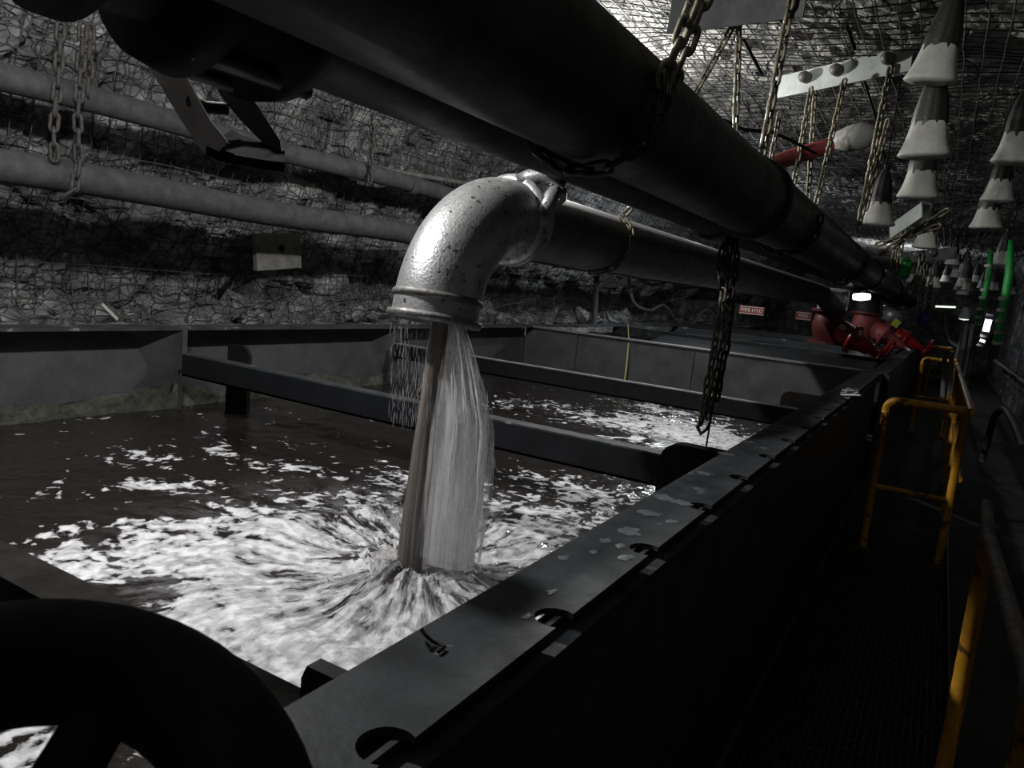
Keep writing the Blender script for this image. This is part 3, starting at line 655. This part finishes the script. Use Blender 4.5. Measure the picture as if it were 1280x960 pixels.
# far cluster of chains
for k, (a, b, y, l) in enumerate([((1185, 262), (1100, 318), 8.0, 'slanting rusty chain swept from a bag to the pipe, upper'), ((1175, 282), (1096, 306), 8.4, 'slanting rusty chain below the upper swept chain'), ((1122, 300), (1112, 345), 9.0, 'short olive chain left of the green rag'), ((1130, 285), (1120, 350), 9.4, 'olive chain close behind the green rag'),
                              ((1152, 318), (1143, 372), 10.5, 'first chain of the bunch right of the green rag'), ((1150, 340), (1134, 362), 10.5, 'slanting chain of the bunch right of the green rag'), ((1158, 330), (1150, 385), 11.0, 'middle chain of the bunch right of the green rag'), ((1165, 336), (1160, 388), 11.5, 'last thin chain of the bunch right of the green rag')]):
    h_ = hang(l, a, b, y, .075, .013); hanger(h_, h_.location)
# sling of the discharge pipe
t0 = ony(786, 262, 3.95)
chain('brassy chain sling holding up the pouring pipe', [Vector((PX + .12, 3.98, 1.06)), Vector((PX + .10, 3.96, 1.03))] + loop(PX, PZ, PR + .014, 3.95, 55, -95, 14, -.12), .048, .0075, 'chain', 'chain_sling')
for dd, l in ((.26, 'small chain end lying on the pouring pipe beside its coupling'),):
    p = polar(.20, 70, YC + .2); chain(l, [p + Vector((-.02, .05, .03)), p + Vector((.03, .0, .0)), p + Vector((.07, -.03, -.01))], .03, .006, 'chain')
# heavy bunch of chain hanging over the water
c0 = Vector((BX + .2, 4.6, BZ - .15))
Yc = 4.55
def cb(label, pts, mat='chain', pitch=.058, r=.0095): return chain(label, [ony(a, b, Yc + dy) for a, b, dy in pts], pitch, r, mat, 'hanging_chain', jit=.004)
cb('dark upper loops of the chain bunch over the pouring pipe', [(918, 288, 0), (906, 305, 0), (899, 330, 0), (901, 360, 0)], 'chain_shaded')
cb('second dark loop of the chain bunch hanging over the pouring pipe', [(917, 290, .04), (920, 310, .04), (921, 330, .04), (914, 365, .04), (908, 385, .04)], 'chain_shaded')
cb('third dark strand in the middle of the chain bunch', [(912, 292, .08), (911, 320, .08), (908, 350, .08), (904, 372, .06)], 'chain_shaded')
cb('lit left strand of the chain bunch hanging over the water', [(904, 362, 0), (899, 400, 0), (892, 440, 0), (884, 480, 0), (878, 515, 0), (875, 530, 0)])
cb('lit right strand of the chain bunch hanging over the water', [(910, 375, .06), (905, 420, .06), (899, 455, .06), (890, 495, .06), (884, 522, .06)])
cb('dark third strand at the back of the chain bunch over the water', [(914, 380, .1), (910, 420, .1), (903, 460, .1), (896, 500, .1)], 'chain_shaded')
mb = MB(); mb.tube([ony(903, 440, Yc - .03), ony(896, 480, Yc - .03), ony(889, 520, Yc - .03), ony(882, 563, Yc - .03)], .006, 6); tag(obj('thin_rod', mb, 'black'), 'thin dark rod dangling below the chain bunch over the water', 'rod')
mb = MB(); mb.tube([ony(876, 526, Yc), ony(872, 534, Yc), ony(876, 542, Yc), ony(884, 536, Yc), ony(889, 524, Yc)], [.012, .014, .014, .011, .006], 8); tag(obj('chain_hook', mb, 'chain_shaded'), 'steel hook at the foot of the lit chain over the water', 'hook')

# ------------------------------------------------------------------ left wall pipes
def wall_pipe(label, z, r, joints, x=-5.1):
    t = thing('wall_pipe', label, 'pipe', (x, -1, z)); N = 60
    obj('barrel', MB().tube([(x + .01 * math.sin(i * .7), -1 + 27 * i / N, z + .012 * math.sin(i * .9)) for i in range(N + 1)], r, 28), 'wall_pipe', t)
    for j in joints:
        mb = MB(); mb.lathe([(r, -.05), (r + .014, -.04), (r + .014, .04), (r, .05)], (x, j, z), (0, 1, 0), 28); obj('joint_band', mb, 'wall_pipe', t)
    return t
wall_pipe('upper dusty grey pipe slung along the left rock wall', 1.495, .086, (6.4, 12))
wall_pipe('lower dusty grey pipe slung along the left rock wall', .972, .107, (10,))
def wc(label, pts, pitch=.09, r=.012): return chain(label, pts, pitch, r, 'chain_wall', 'wall_chain')
wx = -4.99
wc('left dusty chain hanging between the wall pipes', [onx(76, 30, wx), onx(72, 110, wx), onx(67, 160, wx), onx(68, 200, wx)])
wc('middle dusty chain hanging down over both wall pipes', [onx(104, 30, wx), onx(100, 100, wx), onx(97, 150, wx), onx(98, 200, wx), onx(93, 238, wx + .02), onx(78, 248, wx)])
wc('short dusty chain right of the middle one, over the upper wall pipe', [onx(113, 30, wx), onx(110, 120, wx)])
wc('thin chain on the upper wall pipe left of the elbow', [onx(466, 135, wx), onx(465, 180, wx), onx(462, 228, wx)], .075, .01)
# hoses, prop, plates on the wall
def hose(label, px, x, r, mat='hose', cat='hose', name='hose'):
    pts = [onx(a, b, x) for a, b in px]; sm = []
    for i in range(len(pts) - 1):
        p0, p1, p2, p3 = pts[max(0, i - 1)], pts[i], pts[i + 1], pts[min(len(pts) - 1, i + 2)]
        for k in range(6):
            t = k / 6; sm.append(.5 * ((2 * p1) + (-p0 + p2) * t + (2 * p0 - 5 * p1 + 4 * p2 - p3) * t * t + (-p0 + 3 * p1 - 3 * p2 + p3) * t ** 3))
    sm.append(pts[-1]); return tag(obj(name, MB().tube(sm, r, 8), mat), label, cat)
hose('pale hose looping behind the upper wall pipe left of the elbow', [(420, 200), (460, 208), (500, 216), (540, 222), (600, 232)], -5.32, .03)
hose('second pale hose under the first, left of the elbow', [(440, 212), (490, 224), (530, 232), (560, 238), (600, 240)], -5.3, .026)
hose('wavy grey hose sagging along the far rock wall, lower', [(786, 345), (792, 378), (812, 388), (830, 382), (846, 402), (862, 408), (880, 388), (890, 392), (900, 408), (915, 412)], -5.5, .035)
hose('wavy grey hose along the far rock wall, upper', [(796, 346), (815, 356), (838, 352), (850, 360), (872, 358), (884, 352), (900, 362)], -5.5, .035)
mb = MB(); p = onx(746, 345, -5.4); q = onx(742, 412, -5.4); mb.tube([p, q], .05, 12); tag(obj('steel_prop', mb, 'wall_pipe'), 'grey steel prop standing on the far rim by the rock wall', 'prop')
p = onx(347, 314, -5.6)
mb = MB(); mb.box(p, (.05, .55, .34), Matrix.Rotation(.12, 3, 'X')); bp_ = thing('roof_bolt_plate', 'pale square bolt plate on the left rock wall with a round hole', 'plate', p); obj('plate', mb, 'concrete_plate', bp_)
mb = MB(); mb.disc(p + Vector((.027, .02, .03)), (1, 0, 0), .035, .02, 16); obj('bolt_hole', mb, 'black', bp_)
# loose sprung wires at the foot of the wall
mb = MB()
for a, b, c in (((260, 402), (330, 386), (318, 372)), ((270, 405), (300, 380), (345, 385)), ((340, 405), (372, 384), (395, 398)), ((150, 385), (190, 383), (250, 395)), ((400, 398), (430, 372), (470, 398)), ((0, 372), (60, 374), (120, 380)), ((280, 400), (286, 370), (292, 350)), ((590, 395), (620, 380), (660, 378))):
    P0, P1, P2 = [onx(*q, -5.45) for q in (a, b, c)]; mb.tube([P0 * (1 - t) ** 2 + P1 * 2 * t * (1 - t) + P2 * t * t for t in [i / 8 for i in range(9)]], .005, 4)
tag(obj('loose_wires', mb, 'wire', kind='stuff'), 'sprung loose mesh wires at the foot of the left wall', 'wire')
mb = MB(); mb.box(onx(137, 390, -5.3), (.02, .16, .022), Matrix.Rotation(-.75, 3, 'X')); tag(obj('torn_tag', mb, 'white'), 'small torn white tag above the left tank rim', 'tag')

# rubble along the foot of the left wall, above the rim
for k in range(46):
    y = 2.2 + k * .27 + random.uniform(-.1, .1); s = random.uniform(.07, .17) * (1 + y * .02)
    bm = bmesh.new()
    for _ in range(15): bm.verts.new(Vector((random.gauss(0, 1), random.gauss(0, 1), random.gauss(0, .8))).normalized() * s * random.uniform(.8, 1.15))
    hull = bmesh.ops.convex_hull(bm, input=list(bm.verts)); bmesh.ops.delete(bm, geom=[g for g in set(hull['geom_interior'] + hull['geom_unused']) if isinstance(g, bmesh.types.BMVert)], context='VERTS')
    me = bpy.data.meshes.new('rock'); bm.to_mesh(me); bm.free(); me.materials.append(M['rock'])
    o = bpy.data.objects.new('fallen_rock', me); COL.objects.link(o); o.location = (-5.62 + random.uniform(-.08, .12), y, -.02 + random.uniform(-.05, .16)); tag(o, 'grey lump of fallen rock heaped between the left rim and the wall', 'rock', 'fallen rocks behind the left rim')
mb = MB(); vs = []
for i in range(120):
    for j in range(8): y = i * .22; vs.append((-6.1 + j * .14, y, -.02 - j * .012 + .12 * noise.noise(Vector((j * .4, y * 1.5, 2))) - (.1 if j > 6 else 0)))
mb.add(vs, [(i * 8 + j, i * 8 + j + 1, (i + 1) * 8 + j + 1, (i + 1) * 8 + j) for i in range(119) for j in range(7)], False); tag(obj('rubble_bank', mb, 'rock', kind='stuff'), 'bank of dusty rubble behind the left tank rim', 'rubble')

# ------------------------------------------------------------------ roof steelwork
def strap(label, a, b, ya, yb, wd, mat, bolts=(), name='roof_strap'):
    A, B = ony(*a, ya), ony(*b, yb); d = (B - A).normalized(); t = thing(name, label, 'strap', A)
    up = Vector((0, 0, 1)); up = (up - d * up.dot(d)).normalized(); nn = d.cross(up)
    mb = MB()
    prof_ = [(-wd / 2, 0), (wd / 2, 0), (wd / 2, .10), (wd / 2 - .012, .10), (wd / 2 - .012, .012), (-wd / 2, .012)]
    mb.prism([(u, v) for u, v in prof_], 0, (B - A).length, lambda u, v, y: A + d * y + up * u + nn * (v if nn.y > 0 else -v)); obj('channel', mb, mat, t)
    for q in bolts:
        P = A + d * (B - A).length * q - nn * (.03 if nn.y > 0 else -.03) + up * .02
        mb = MB(); mb.lathe([(.001, .05), (.03, .045), (.042, .02), (.042, -.03)], P, -nn if nn.y > 0 else nn, 16); obj('eye_bolt', mb, 'clevis', t)
    return t
strap('bright galvanised roof strap with three eye bolts and chains', (968, 110), (1140, 72), 6.2, 5.7, .165, 'strap', (.27, .51, .86))
strap('dull grey wide roof plate at the top edge beside the chains', (838, 12), (1010, -14), 4.2, 4.0, .26, 'plate_dull', ())
strap('far bluish roof strap with holes behind the bags', (1128, 322), (1196, 316), 10.6, 10.4, .14, 'plate_dull', (.3, .6))
strap('white strap between the hanging bags left of the centre', (1112, 290), (1152, 262), 8.0, 7.6, .14, 'strap')
mb = MB(); mb.lathe([(.001, -.05), (.04, -.04), (.05, 0), (.04, .04), (.001, .05)], ony(923, 6, 4.3), (0, 0, 1), 20); tag(obj('roof_bolt', mb, 'bag'), 'pale round roof bolt head holding two chains', 'bolt')
mb = MB(); mb.tube([ony(940, 216, 5.6), ony(985, 198, 5.9), ony(1036, 182, 6.2)], [.055, .062, .058], 18); tag(obj('red_pipe', mb, 'red_dull'), 'short faded red pipe hanging behind the chains', 'pipe')
bm_ = MB(); c_ = ony(1070, 172, 6.6); bm_.lathe([(.001, -.2), (.06, -.17), (.10, -.06), (.11, .05), (.07, .15), (.001, .2)], c_, (right - down * -.0 + Vector((0, 0, .15))), 20); tag(obj('dust_sack', bm_, 'bag'), 'pale lumpy sack lying on its side behind the chains near the red pipe', 'bag')
# thin cables under the roof
def cable(label, px, r=.006, mat='wire_dark'):
    return tag(obj('cable', MB().tube([ony(a, b, y) for a, b, y in px], r, 6), mat), label, 'cable')
cable('pale cable running along the upper side of the black overhead pipe', [(838, 100, 3.2), (880, 128, 3.4), (908, 156, 3.7), (944, 198, 4.3), (975, 226, 4.8)], .009, 'hose')
cable('black cable slanting down left of the roof strap', [(930, 50, 4.4), (940, 70, 4.6), (952, 92, 4.9)], .01, 'black')
cable('black rod crossing above the roof strap', [(1046, 0, 5.2), (1058, 30, 5.3), (1068, 62, 5.4)], .013, 'black')
cable('thin cable dropping past the last strap bolt', [(1080, 100, 6.0), (1096, 150, 6.4), (1106, 200, 7.0)], .009, 'black')
cable('wavy black cable under the roof mesh', [(905, 150, 4.6), (930, 162, 4.9), (965, 165, 5.2), (990, 176, 5.5), (1020, 192, 6.0)], .012, 'black')

# ------------------------------------------------------------------ dust bags
def bag(label, px, py, wpx, tilt=0, mat='bag', wide=.25, tall=1.0, group=None):
    d = wide * F / wpx; r = ray(px, py); P = CAM + r / F * d * 1.0                 # bottom centre of the bag
    root = thing('dust_bag', label, 'bag', (0, 0, 0), group); n = 32; W = wide / 2
    mb = MB(); vs = []; prof1 = [(.02, -.006), (.6, -.018), (.93, -.010), (1.04, .0), (.98, .014), (.86, .05), (.76, .095), (.69, .14), (.655, .165)]
    sd = random.random() * 50
    def ringv(q, z, pl):
        out = []
        for k in range(n):
            a = 2 * PI * k / n; w_ = 1 + pl * (.6 * math.sin(a * 9 + sd) + .5 * math.sin(a * 14 + sd * 2 + z * 6) + 1.0 * noise.noise(Vector((math.cos(a) * 3, math.sin(a) * 3, sd)))) + .07 * noise.noise(Vector((math.cos(a), math.sin(a), sd + z * 3)))
            out.append(Vector((math.cos(a) * W * q * w_, math.sin(a) * W * .62 * q * w_, z * tall)))
        return out
    for q, z in prof1: vs += ringv(q, z, .01)
    mb.add(vs, [(i * n + k, i * n + (k + 1) % n, (i + 1) * n + (k + 1) % n, (i + 1) * n + k) for i in range(len(prof1) - 1) for k in range(n)], True)
    obj('pouch', mb, mat, root)
    mb = MB(); vs = []; p2 = [(.665, .135), (.66, .17), (.62, .22), (.54, .28), (.44, .34), (.28, .39), (.14, .42), (.2, .45)]
    for q, z in p2: vs += ringv(q, z, .07)
    mb.add(vs, [(i * n + k, i * n + (k + 1) % n, (i + 1) * n + (k + 1) % n, (i + 1) * n + k) for i in range(len(p2) - 1) for k in range(n)], True)
    obj('gathered_neck', mb, 'bag_top', root)
    mb = MB(); top = max(.5, 2.38 - P.z) ; mb.tube([(0, 0, .42), (0, 0, top)], .006, 6); mb.tube(arc((0, 0, .44), .03, 0, 2 * PI, 10, (1, 0, 0), (0, 0, 1)), .006, 6); obj('hook', mb, 'black', root)
    root.location = P; root.rotation_euler = (0, tilt, random.uniform(-.4, .4)); return root
bag('nearest and largest dust bag, tilted, at the top right', 1163, 100, 62, .12)
bag('second dust bag, hanging right below the largest', 1155, 194, 60)
bag('third dust bag down, below the second', 1147, 246, 48)
bag('dust bag beside the bright long chain', 1096, 280, 40)
bag('small dust bag above the far bluish strap', 1156, 309, 29)
bag('topmost dust bag at the right edge of the picture', 1268, 202, 52)
bag('second dust bag from the top in the right-hand row', 1247, 250, 38)
bag('third dust bag from the top in the right-hand row', 1232, 284, 36)
bag('dark shaded dust bag beside the largest, top right', 1234, 72, 46, .0, 'bag')
for q in ((1165, 358, 19), (1181, 352, 12), (1195, 346, 15), (1204, 362, 22), (1203, 368, 14), (1241, 362, 15), (1262, 367, 14), (1228, 360, 13), (1218, 352, 12), (1205, 340, 16), (1190, 330, 18), (1252, 330, 24), (1140, 352, 14)):
    bag('small pale dust bag in the far crowd under the roof', *q, group='far dust bags')

# ------------------------------------------------------------------ green banded tapes, rag, lamps and clutter down the walkway
def banded(label, a, b, y, r, bands, name='banded_tube'):
    A, B = ony(*a, y), ony(*b, y); t = thing(name, label, 'tube', B)
    hanger(t, A); obj('tube', MB().tube([A, A.lerp(B, .3) + Vector((.02, 0, 0)), B], [r * .6, r, r], 12), 'green', t)
    for q in bands:
        c = A.lerp(B, q); d = (B - A).normalized(); obj('white_band', MB().tube([c - d * r * .5, c + d * r * .5], r * 1.12, 12), 'white', t)
    return t
banded('long green tube with white bands hanging at the right', (1264, 300), (1246, 432), 7.6, .034, (.55, .66, .76, .87, .97))
banded('thinner green tube with white bands behind the long one', (1239, 312), (1221, 412), 9.5, .032, (.2, .5, .6, .74, .84, .93))
banded('short green banded tube among the yellow posts', (1207, 470), (1199, 510), 9.8, .045, (.2, .6))
mb = MB(); mb.lathe([(.001, -.12), (.05, -.1), (.06, 0), (.045, .08), (.02, .12)], ony(1132, 335, 9.2), (0, 0, 1), 10); tag(obj('green_rag', mb, 'green'), 'bright green rag tied among the far chains', 'rag')
def lamp_glow_tube(label, a, b, y, r, mat='rail_streak', yb=None):
    A, B = ony(*a, y), ony(*b, yb or y); t = thing('lamp_glow_tube', label, 'lamp', A); hanger(t, A); d = (B - A).normalized()
    obj('glass_tube', MB().tube([A, B], r, 12), mat, t)
    for c in (A, B): obj('end_cap', MB().tube([c - d * r, c + d * r], r * 1.3, 12), 'sheen', t)
    return t
lamp_glow_tube('bright white streak of reflected lamp light right of the yellow rails', (1237, 396), (1231, 418), 13.6, .045)  # lamp light reflected on a plastic curtain, built as a glowing tube
lamp_glow_tube('short white end of the reflected streak below the bright one', (1230, 422), (1226, 430), 13.6, .035)
lamp_glow_tube('thin greenish tube lamp across the far walkway', (1168, 383), (1196, 384), 18, .02, 'lamp_soft')
def bell(label, px, py, y, r, h=.8):
    P = ony(px, py, y); t = thing('bell_lamp', label, 'lamp', P - Vector((0, 0, h)))
    obj('shade', MB().lathe([(.3 * r, .12), (.5 * r, .1), (r, -.05), (r, -.08)], P, (0, 0, 1), 20), 'sheen', t)
    obj('glass', MB().lathe([(.001, -.10), (.8 * r, -.09), (.95 * r, -.05), (.7 * r, .03)], P, (0, 0, 1), 20), 'lamp_soft', t)
    obj('pole', MB().tube([P - Vector((0, 0, .1)), P - Vector((0, 0, h))], .03, 8), 'hose', t); return t
bell('small white bell lamp on a thin pole in the far walkway', 1206, 393, 15, .09)
P = ony(1077, 371, 13.5); t = thing('bulkhead_lamp', 'white lit bulkhead lamp behind the first red valve', 'lamp', P)
obj('glass', MB().lathe([(.001, -.15), (.05, -.13), (.065, 0), (.05, .13), (.001, .15)], P, right, 20), 'lamp', t)
obj('bracket', MB().tube([P + Vector((0, .08, 0)), P + Vector((0, .25, .3))], .03, 8), 'clevis', t)
t = thing('hanging_lamp', 'round work lamp hanging over the tank behind the overhead pipes', 'lamp', LAMP)
obj('housing', MB().lathe([(.001, .1), (.07, .09), (.11, .02), (.12, 0)], LAMP + Vector((0, 0, .02)), (0, 0, 1), 20), 'sheen', t)
obj('cord', MB().tube([LAMP + Vector((0, 0, .1)), LAMP + Vector((0, 0, .28))], .008, 6), 'black', t)
P = ony(1155, 398, 15); tag(obj('blue_cover', MB().lathe([(.001, .15), (.06, .12), (.11, 0), (.06, -.10), (.001, -.11)], P, (0, 0, 1), 10), 'blue'), 'blue plastic cover behind the far red valve', 'cover')
P = ony(1120, 404, 14.5); tag(obj('tag_label', MB().box(P, (.12, .03, .13), Matrix.Rotation(.5, 3, 'Y')), 'lime'), 'yellow-green tag on the far red valve', 'tag')
for (a, b), l in (((1187, 470), 'left'), ((1178, 475), 'far left')):
    mb = MB(); p1, p2 = ony(a + 3, b - 30, 13), ony(a, b + 22, 13); mb.tube([p1, p2], .035, 10); tag(obj('pale_post', mb, 'strap'), 'pale grey post seen through the yellow frames, ' + l + ' one', 'post')
for a, b, l in (((1208, 404), (1203, 436), 'nearer'), ((1216, 405), (1212, 434), 'farther')):
    mb = MB(); mb.tube([ony(*a, 16), ony(*b, 16)], .04, 10); q = ony(*b, 16); mb.tube([q, (q.x, q.y, -1.2)], .03, 8); tag(obj('pale_post', mb, 'sheen'), 'white capped post by the reflected streak, ' + l + ' one', 'post')
tag(obj('hose', MB().tube([ony(a, b, 15.5) for a, b in ((1181, 392), (1182, 412), (1187, 426), (1197, 433))], .03, 8), 'hose'), 'dark hose drooping beside the far red valve', 'hose')

# red fire signs
def sign(label, px, py, y, w_, h_, txt):
    P = ony(px, py, y); t = thing('red_sign', label, 'sign', P); Rz = Matrix.Rotation(math.radians(20), 3, 'Z')
    mb = MB(); mb.box(P, (w_, .02, h_), Rz); obj('board', mb, 'red_dull', t)
    c = bpy.data.curves.new('lettering', 'FONT'); c.body = txt; c.size = h_ * .62; c.align_x = 'CENTER'; c.align_y = 'CENTER'; c.extrude = .002; c.materials.append(M['white'])
    f_ = bpy.data.objects.new('font_source', c); o = bpy.data.objects.new('lettering', bpy.data.meshes.new_from_object(f_)); bpy.data.objects.remove(f_); COL.objects.link(o); o.parent = t; o.location = Rz @ Vector((0, -.013, 0)); o.rotation_euler = (PI / 2, 0, math.radians(20))
    mb = MB()
    for dz in (-1, 1): mb.box(P + Rz @ Vector((0, -.011, dz * h_ * .42)), (w_ * .95, .006, h_ * .06), Rz)
    obj('border', mb, 'white', t)
    hz = 2.2 - P.z
    obj('hanging_wire', MB().tube([P + Vector((0, 0, h_ / 2)), (P.x, P.y, 2.5)], .004, 4), 'black', t); return t
sign('small red sign with white lettering under the grey pipe', 939.5, 388, 14, .44, .15, 'FIRE HYD')
sign('second red sign, dimmer, left of the first red valve', 1004, 395, 16, .30, .16, 'FIRE')

# ------------------------------------------------------------------ valves
def valve(label, y, x, zt, sc=1.0, drop=.0, stemd=(1, -.12, -.46), mat='red', wheel=True, plate_=True, stub_mat='galv'):
    t = thing('gate_valve', label, 'valve', (x, y, zt - .5)); s = sc; st = Vector(stemd).normalized()
    c = Vector((x, y, zt - .36 * s))
    obj('pipe_elbow', MB().tube([(x, y - .02, zt + .12), (x, y, zt), (x, y, zt - .16 * s)], .18 * s, 28), stub_mat, t)
    for q_ in (.17, .58): obj('flange', MB().disc((x, y, zt - q_ * s), (0, 0, 1), .235 * s, .035 * s, 28), 'red_shaded', t)
    mb = MB(); mb.lathe([(.16 * s, .2 * s), (.19 * s, .1 * s), (.21 * s, 0), (.19 * s, -.1 * s), (.16 * s, -.2 * s)], c, (0, 0, 1), 28); obj('body', mb, 'red_shaded' if mat == 'red' else mat, t)
    mb = MB(); mb.lathe([(.17 * s, .05 * s), (.155 * s, .18 * s), (.15 * s, .30 * s), (.19 * s, .31 * s), (.19 * s, .36 * s), (.14 * s, .37 * s), (.10 * s, .46 * s), (.085 * s, .56 * s), (.055 * s, .60 * s), (.055 * s, .68 * s), (.001, .685 * s)], c, st, 24); obj('bonnet', mb, mat, t)
    mb = MB()
    for k in range(8):
        u = st.orthogonal().normalized(); v = st.cross(u); a = k * PI / 4; mb.tube([c + st * .29 * s + (u * math.cos(a) + v * math.sin(a)) * .17 * s, c + st * .38 * s + (u * math.cos(a) + v * math.sin(a)) * .17 * s], .014 * s, 6)
    obj('bonnet_bolts', mb, 'clevis', t, kind='stuff')
    mb = MB(); mb.tube([c + st * .66 * s, c + st * .78 * s], .02 * s, 10); obj('stem', mb, 'strap', t)
    if wheel:
        u = st.orthogonal().normalized(); v = st.cross(u); cw = c + st * .75 * s
        wt = obj('handwheel', MB().tube(arc(cw, .235 * s, 0, 2 * PI, 36, u, v)[:-1], .020 * s, 10, False, True), mat, t)
        for k in range(5):
            a = k * 2 * PI / 5; obj('spoke', MB().tube([cw, cw + (u * math.cos(a) + v * math.sin(a)) * .235 * s], .013 * s, 8), mat, wt)
        obj('hub', MB().disc(cw, st, .04 * s, .05 * s, 14), mat, wt)
    if plate_:
        d = Vector((0, -1, .5)).normalized(); pc = c + st * .2 * s + Vector((0, -.15, .085)) * s; rot = st.to_track_quat('X', 'Z').to_matrix()
        obj('name_plate', MB().box(pc, (.08 * s, .02, .06 * s), rot), 'strap', t, label='small grey name plate')
    return t
def vpos(px, py, y): p = ony(px, py, y); return p
q = vpos(1042, 372, 12.6); valve('bright red gate valve with handwheel, nearest on the pipes', 12.6, q.x, q.z, 1.22)
q = vpos(1086, 378, 14.6); valve('duller red gate valve just behind the nearest one', 14.6, q.x, q.z, 1.1, mat='red_dull', wheel=False, plate_=False, stub_mat='pipe_brown')
q = vpos(1116, 390, 18.5); valve('far red gate valve with a thin handwheel and yellow-green tag', 18.5, q.x, q.z, 1.15, plate_=False)

# ------------------------------------------------------------------ walkway rails (right of the tank)
def rail_tube(name, pts, r, mat, parent, **k): return obj(name, MB().tube(pts, r, 14), mat, parent, **k)
def frame(label, y, xa, xb, zt, zm, zb=-1.18, r=.028):
    t = thing('yellow_rail_frame', label, 'railing', ((xa + xb) / 2, y, zb))
    rail_tube('top_rail', [(xa, y, zt - .12)] + [(xa + .07 - .07 * math.cos(a), y, zt - .07 + .07 * math.sin(a)) for a in [PI / 2 * i / 6 for i in range(7)]] + [(xb, y, zt)], r, 'yellow', t)
    rail_tube('mid_rail', [(xa, y, zm), (xb, y, zm)], r * .8, 'yellow', t)
    for x in (xa, xb): rail_tube('post', [(x, y, zb), (x, y, zt - (.1 if x == xa else -.02))], r, 'yellow', t)
    for x in (xa, xb): obj('foot_plate', MB().box((x, y, zb + .005), (.12, .12, .012)), 'yellow', t)
    return t
frame('yellow tubular frame across the walkway, nearest and tallest', 6.2, -.275, .235, .0, -.67)
frame('second yellow tubular frame across the walkway', 13.6, -.20, .24, .03, -.6)
frame('third and farthest yellow tubular frame across the walkway', 19.5, -.14, .24, .07, -.6)
t = thing('yellow_handrail', 'long yellow handrail with posts along the right of the walkway', 'railing', (.27, 10, -1.18))
rail_tube('top_rail', [(.27, 6.2, .0), (.27, 20, .0)], .028, 'yellow', t)
rail_tube('mid_rail', [(.27, 6.2, -.5), (.27, 20, -.5)], .022, 'yellow', t)
for y in (8.0, 9.6, 11.4, 13.4, 16): rail_tube('post', [(.27, y, -1.18), (.27, y, .0)], .028, 'yellow', t)
t = thing('worn_handrail', 'near handrail of rusty grey pipe on yellow posts at the right edge', 'railing', (.24, 2.5, -1.18))
rail_tube('top_rail', [(.235, 3.15, -.03), (.235, 2.9, -.075), (.27, 1.6, -.10), (.28, .6, -.10)], .021, 'rust', t)
for p, q_ in (((.245, 2.95), -.10), ((.29, 1.86), -.13)):
    rail_tube('post', [(p[0], p[1], -1.18), (p[0], p[1], q_)], .027, 'yellow', t)
    obj('elbow_joint', MB().lathe([(.001, .05), (.03, .03), (.034, -.03), (.03, -.05)], (p[0], p[1], q_ + .01), (0, 0, 1), 14), 'rust', t)
# walkway grating
t = thing('walkway_grating', 'dark steel grating of the walkway beside the tank', 'walkway', (-.1, 4, -1.19))
mb = MB()
for k in range(26): x = -.44 + k * .028; mb.bb((x, -.8, -1.17), (x + .004, 7, -1.14))
obj('bearing_bars', mb, 'tank', t, kind='stuff')
mb = MB(); y = -.8
while y < 7: mb.bb((-.44, y, -1.15), (.27, y + .008, -1.14)); y += .09
obj('cross_bars', mb, 'tank', t, kind='stuff')
for x in (-.46, .28): obj('toe_board', MB().bb((x, -.8, -1.19), (x + .012, 7, -1.06)), 'tank', t)
# services on the right wall
hose('dark hose arching along the right rock wall', [(1280, 560), (1268, 530), (1255, 512), (1244, 520), (1236, 545), (1228, 575)], .62, .035, 'rust')
t = thing('side_pipe', 'thin dark pipe running along the right rock wall', 'pipe', (1.35, 2, -.2)); obj('barrel', MB().tube([(1.35, -.8, -.25), (1.35, 24, -.25)], .05, 14), 'rust', t)
obj('bracket', MB().bb((1.34, 9, -.35), (1.7, 9.04, -.2)), 'rust', t)

# ------------------------------------------------------------------ out-of-focus handwheel in the near corner
nrm = (ray(60, 1010).normalized() * -1 + Vector((0, 0, .75))).normalized()
hc = CAM + ray(-8, 1118).normalized() * .62
u = right.copy(); u = (u - nrm * u.dot(nrm)).normalized(); v = nrm.cross(u)
t = thing('handwheel', 'big black handwheel out of focus in the near left corner', 'wheel', hc)
RW = .152
obj('rim', MB().tube(arc(hc, RW, 0, 2 * PI, 60, u, v)[:-1], .045, 16, False, True), 'black', t)
for k in range(5):
    a = math.radians(84 + 72 * k); d = u * math.cos(a) + v * math.sin(a); obj('spoke', MB().tube([hc, hc + d * RW], .022, 10), 'black', t)
obj('hub', MB().disc(hc, nrm, .06, .06, 24), 'black', t)
obj('stem', MB().tube([hc, hc - nrm * .35], .018, 10), 'black', t)
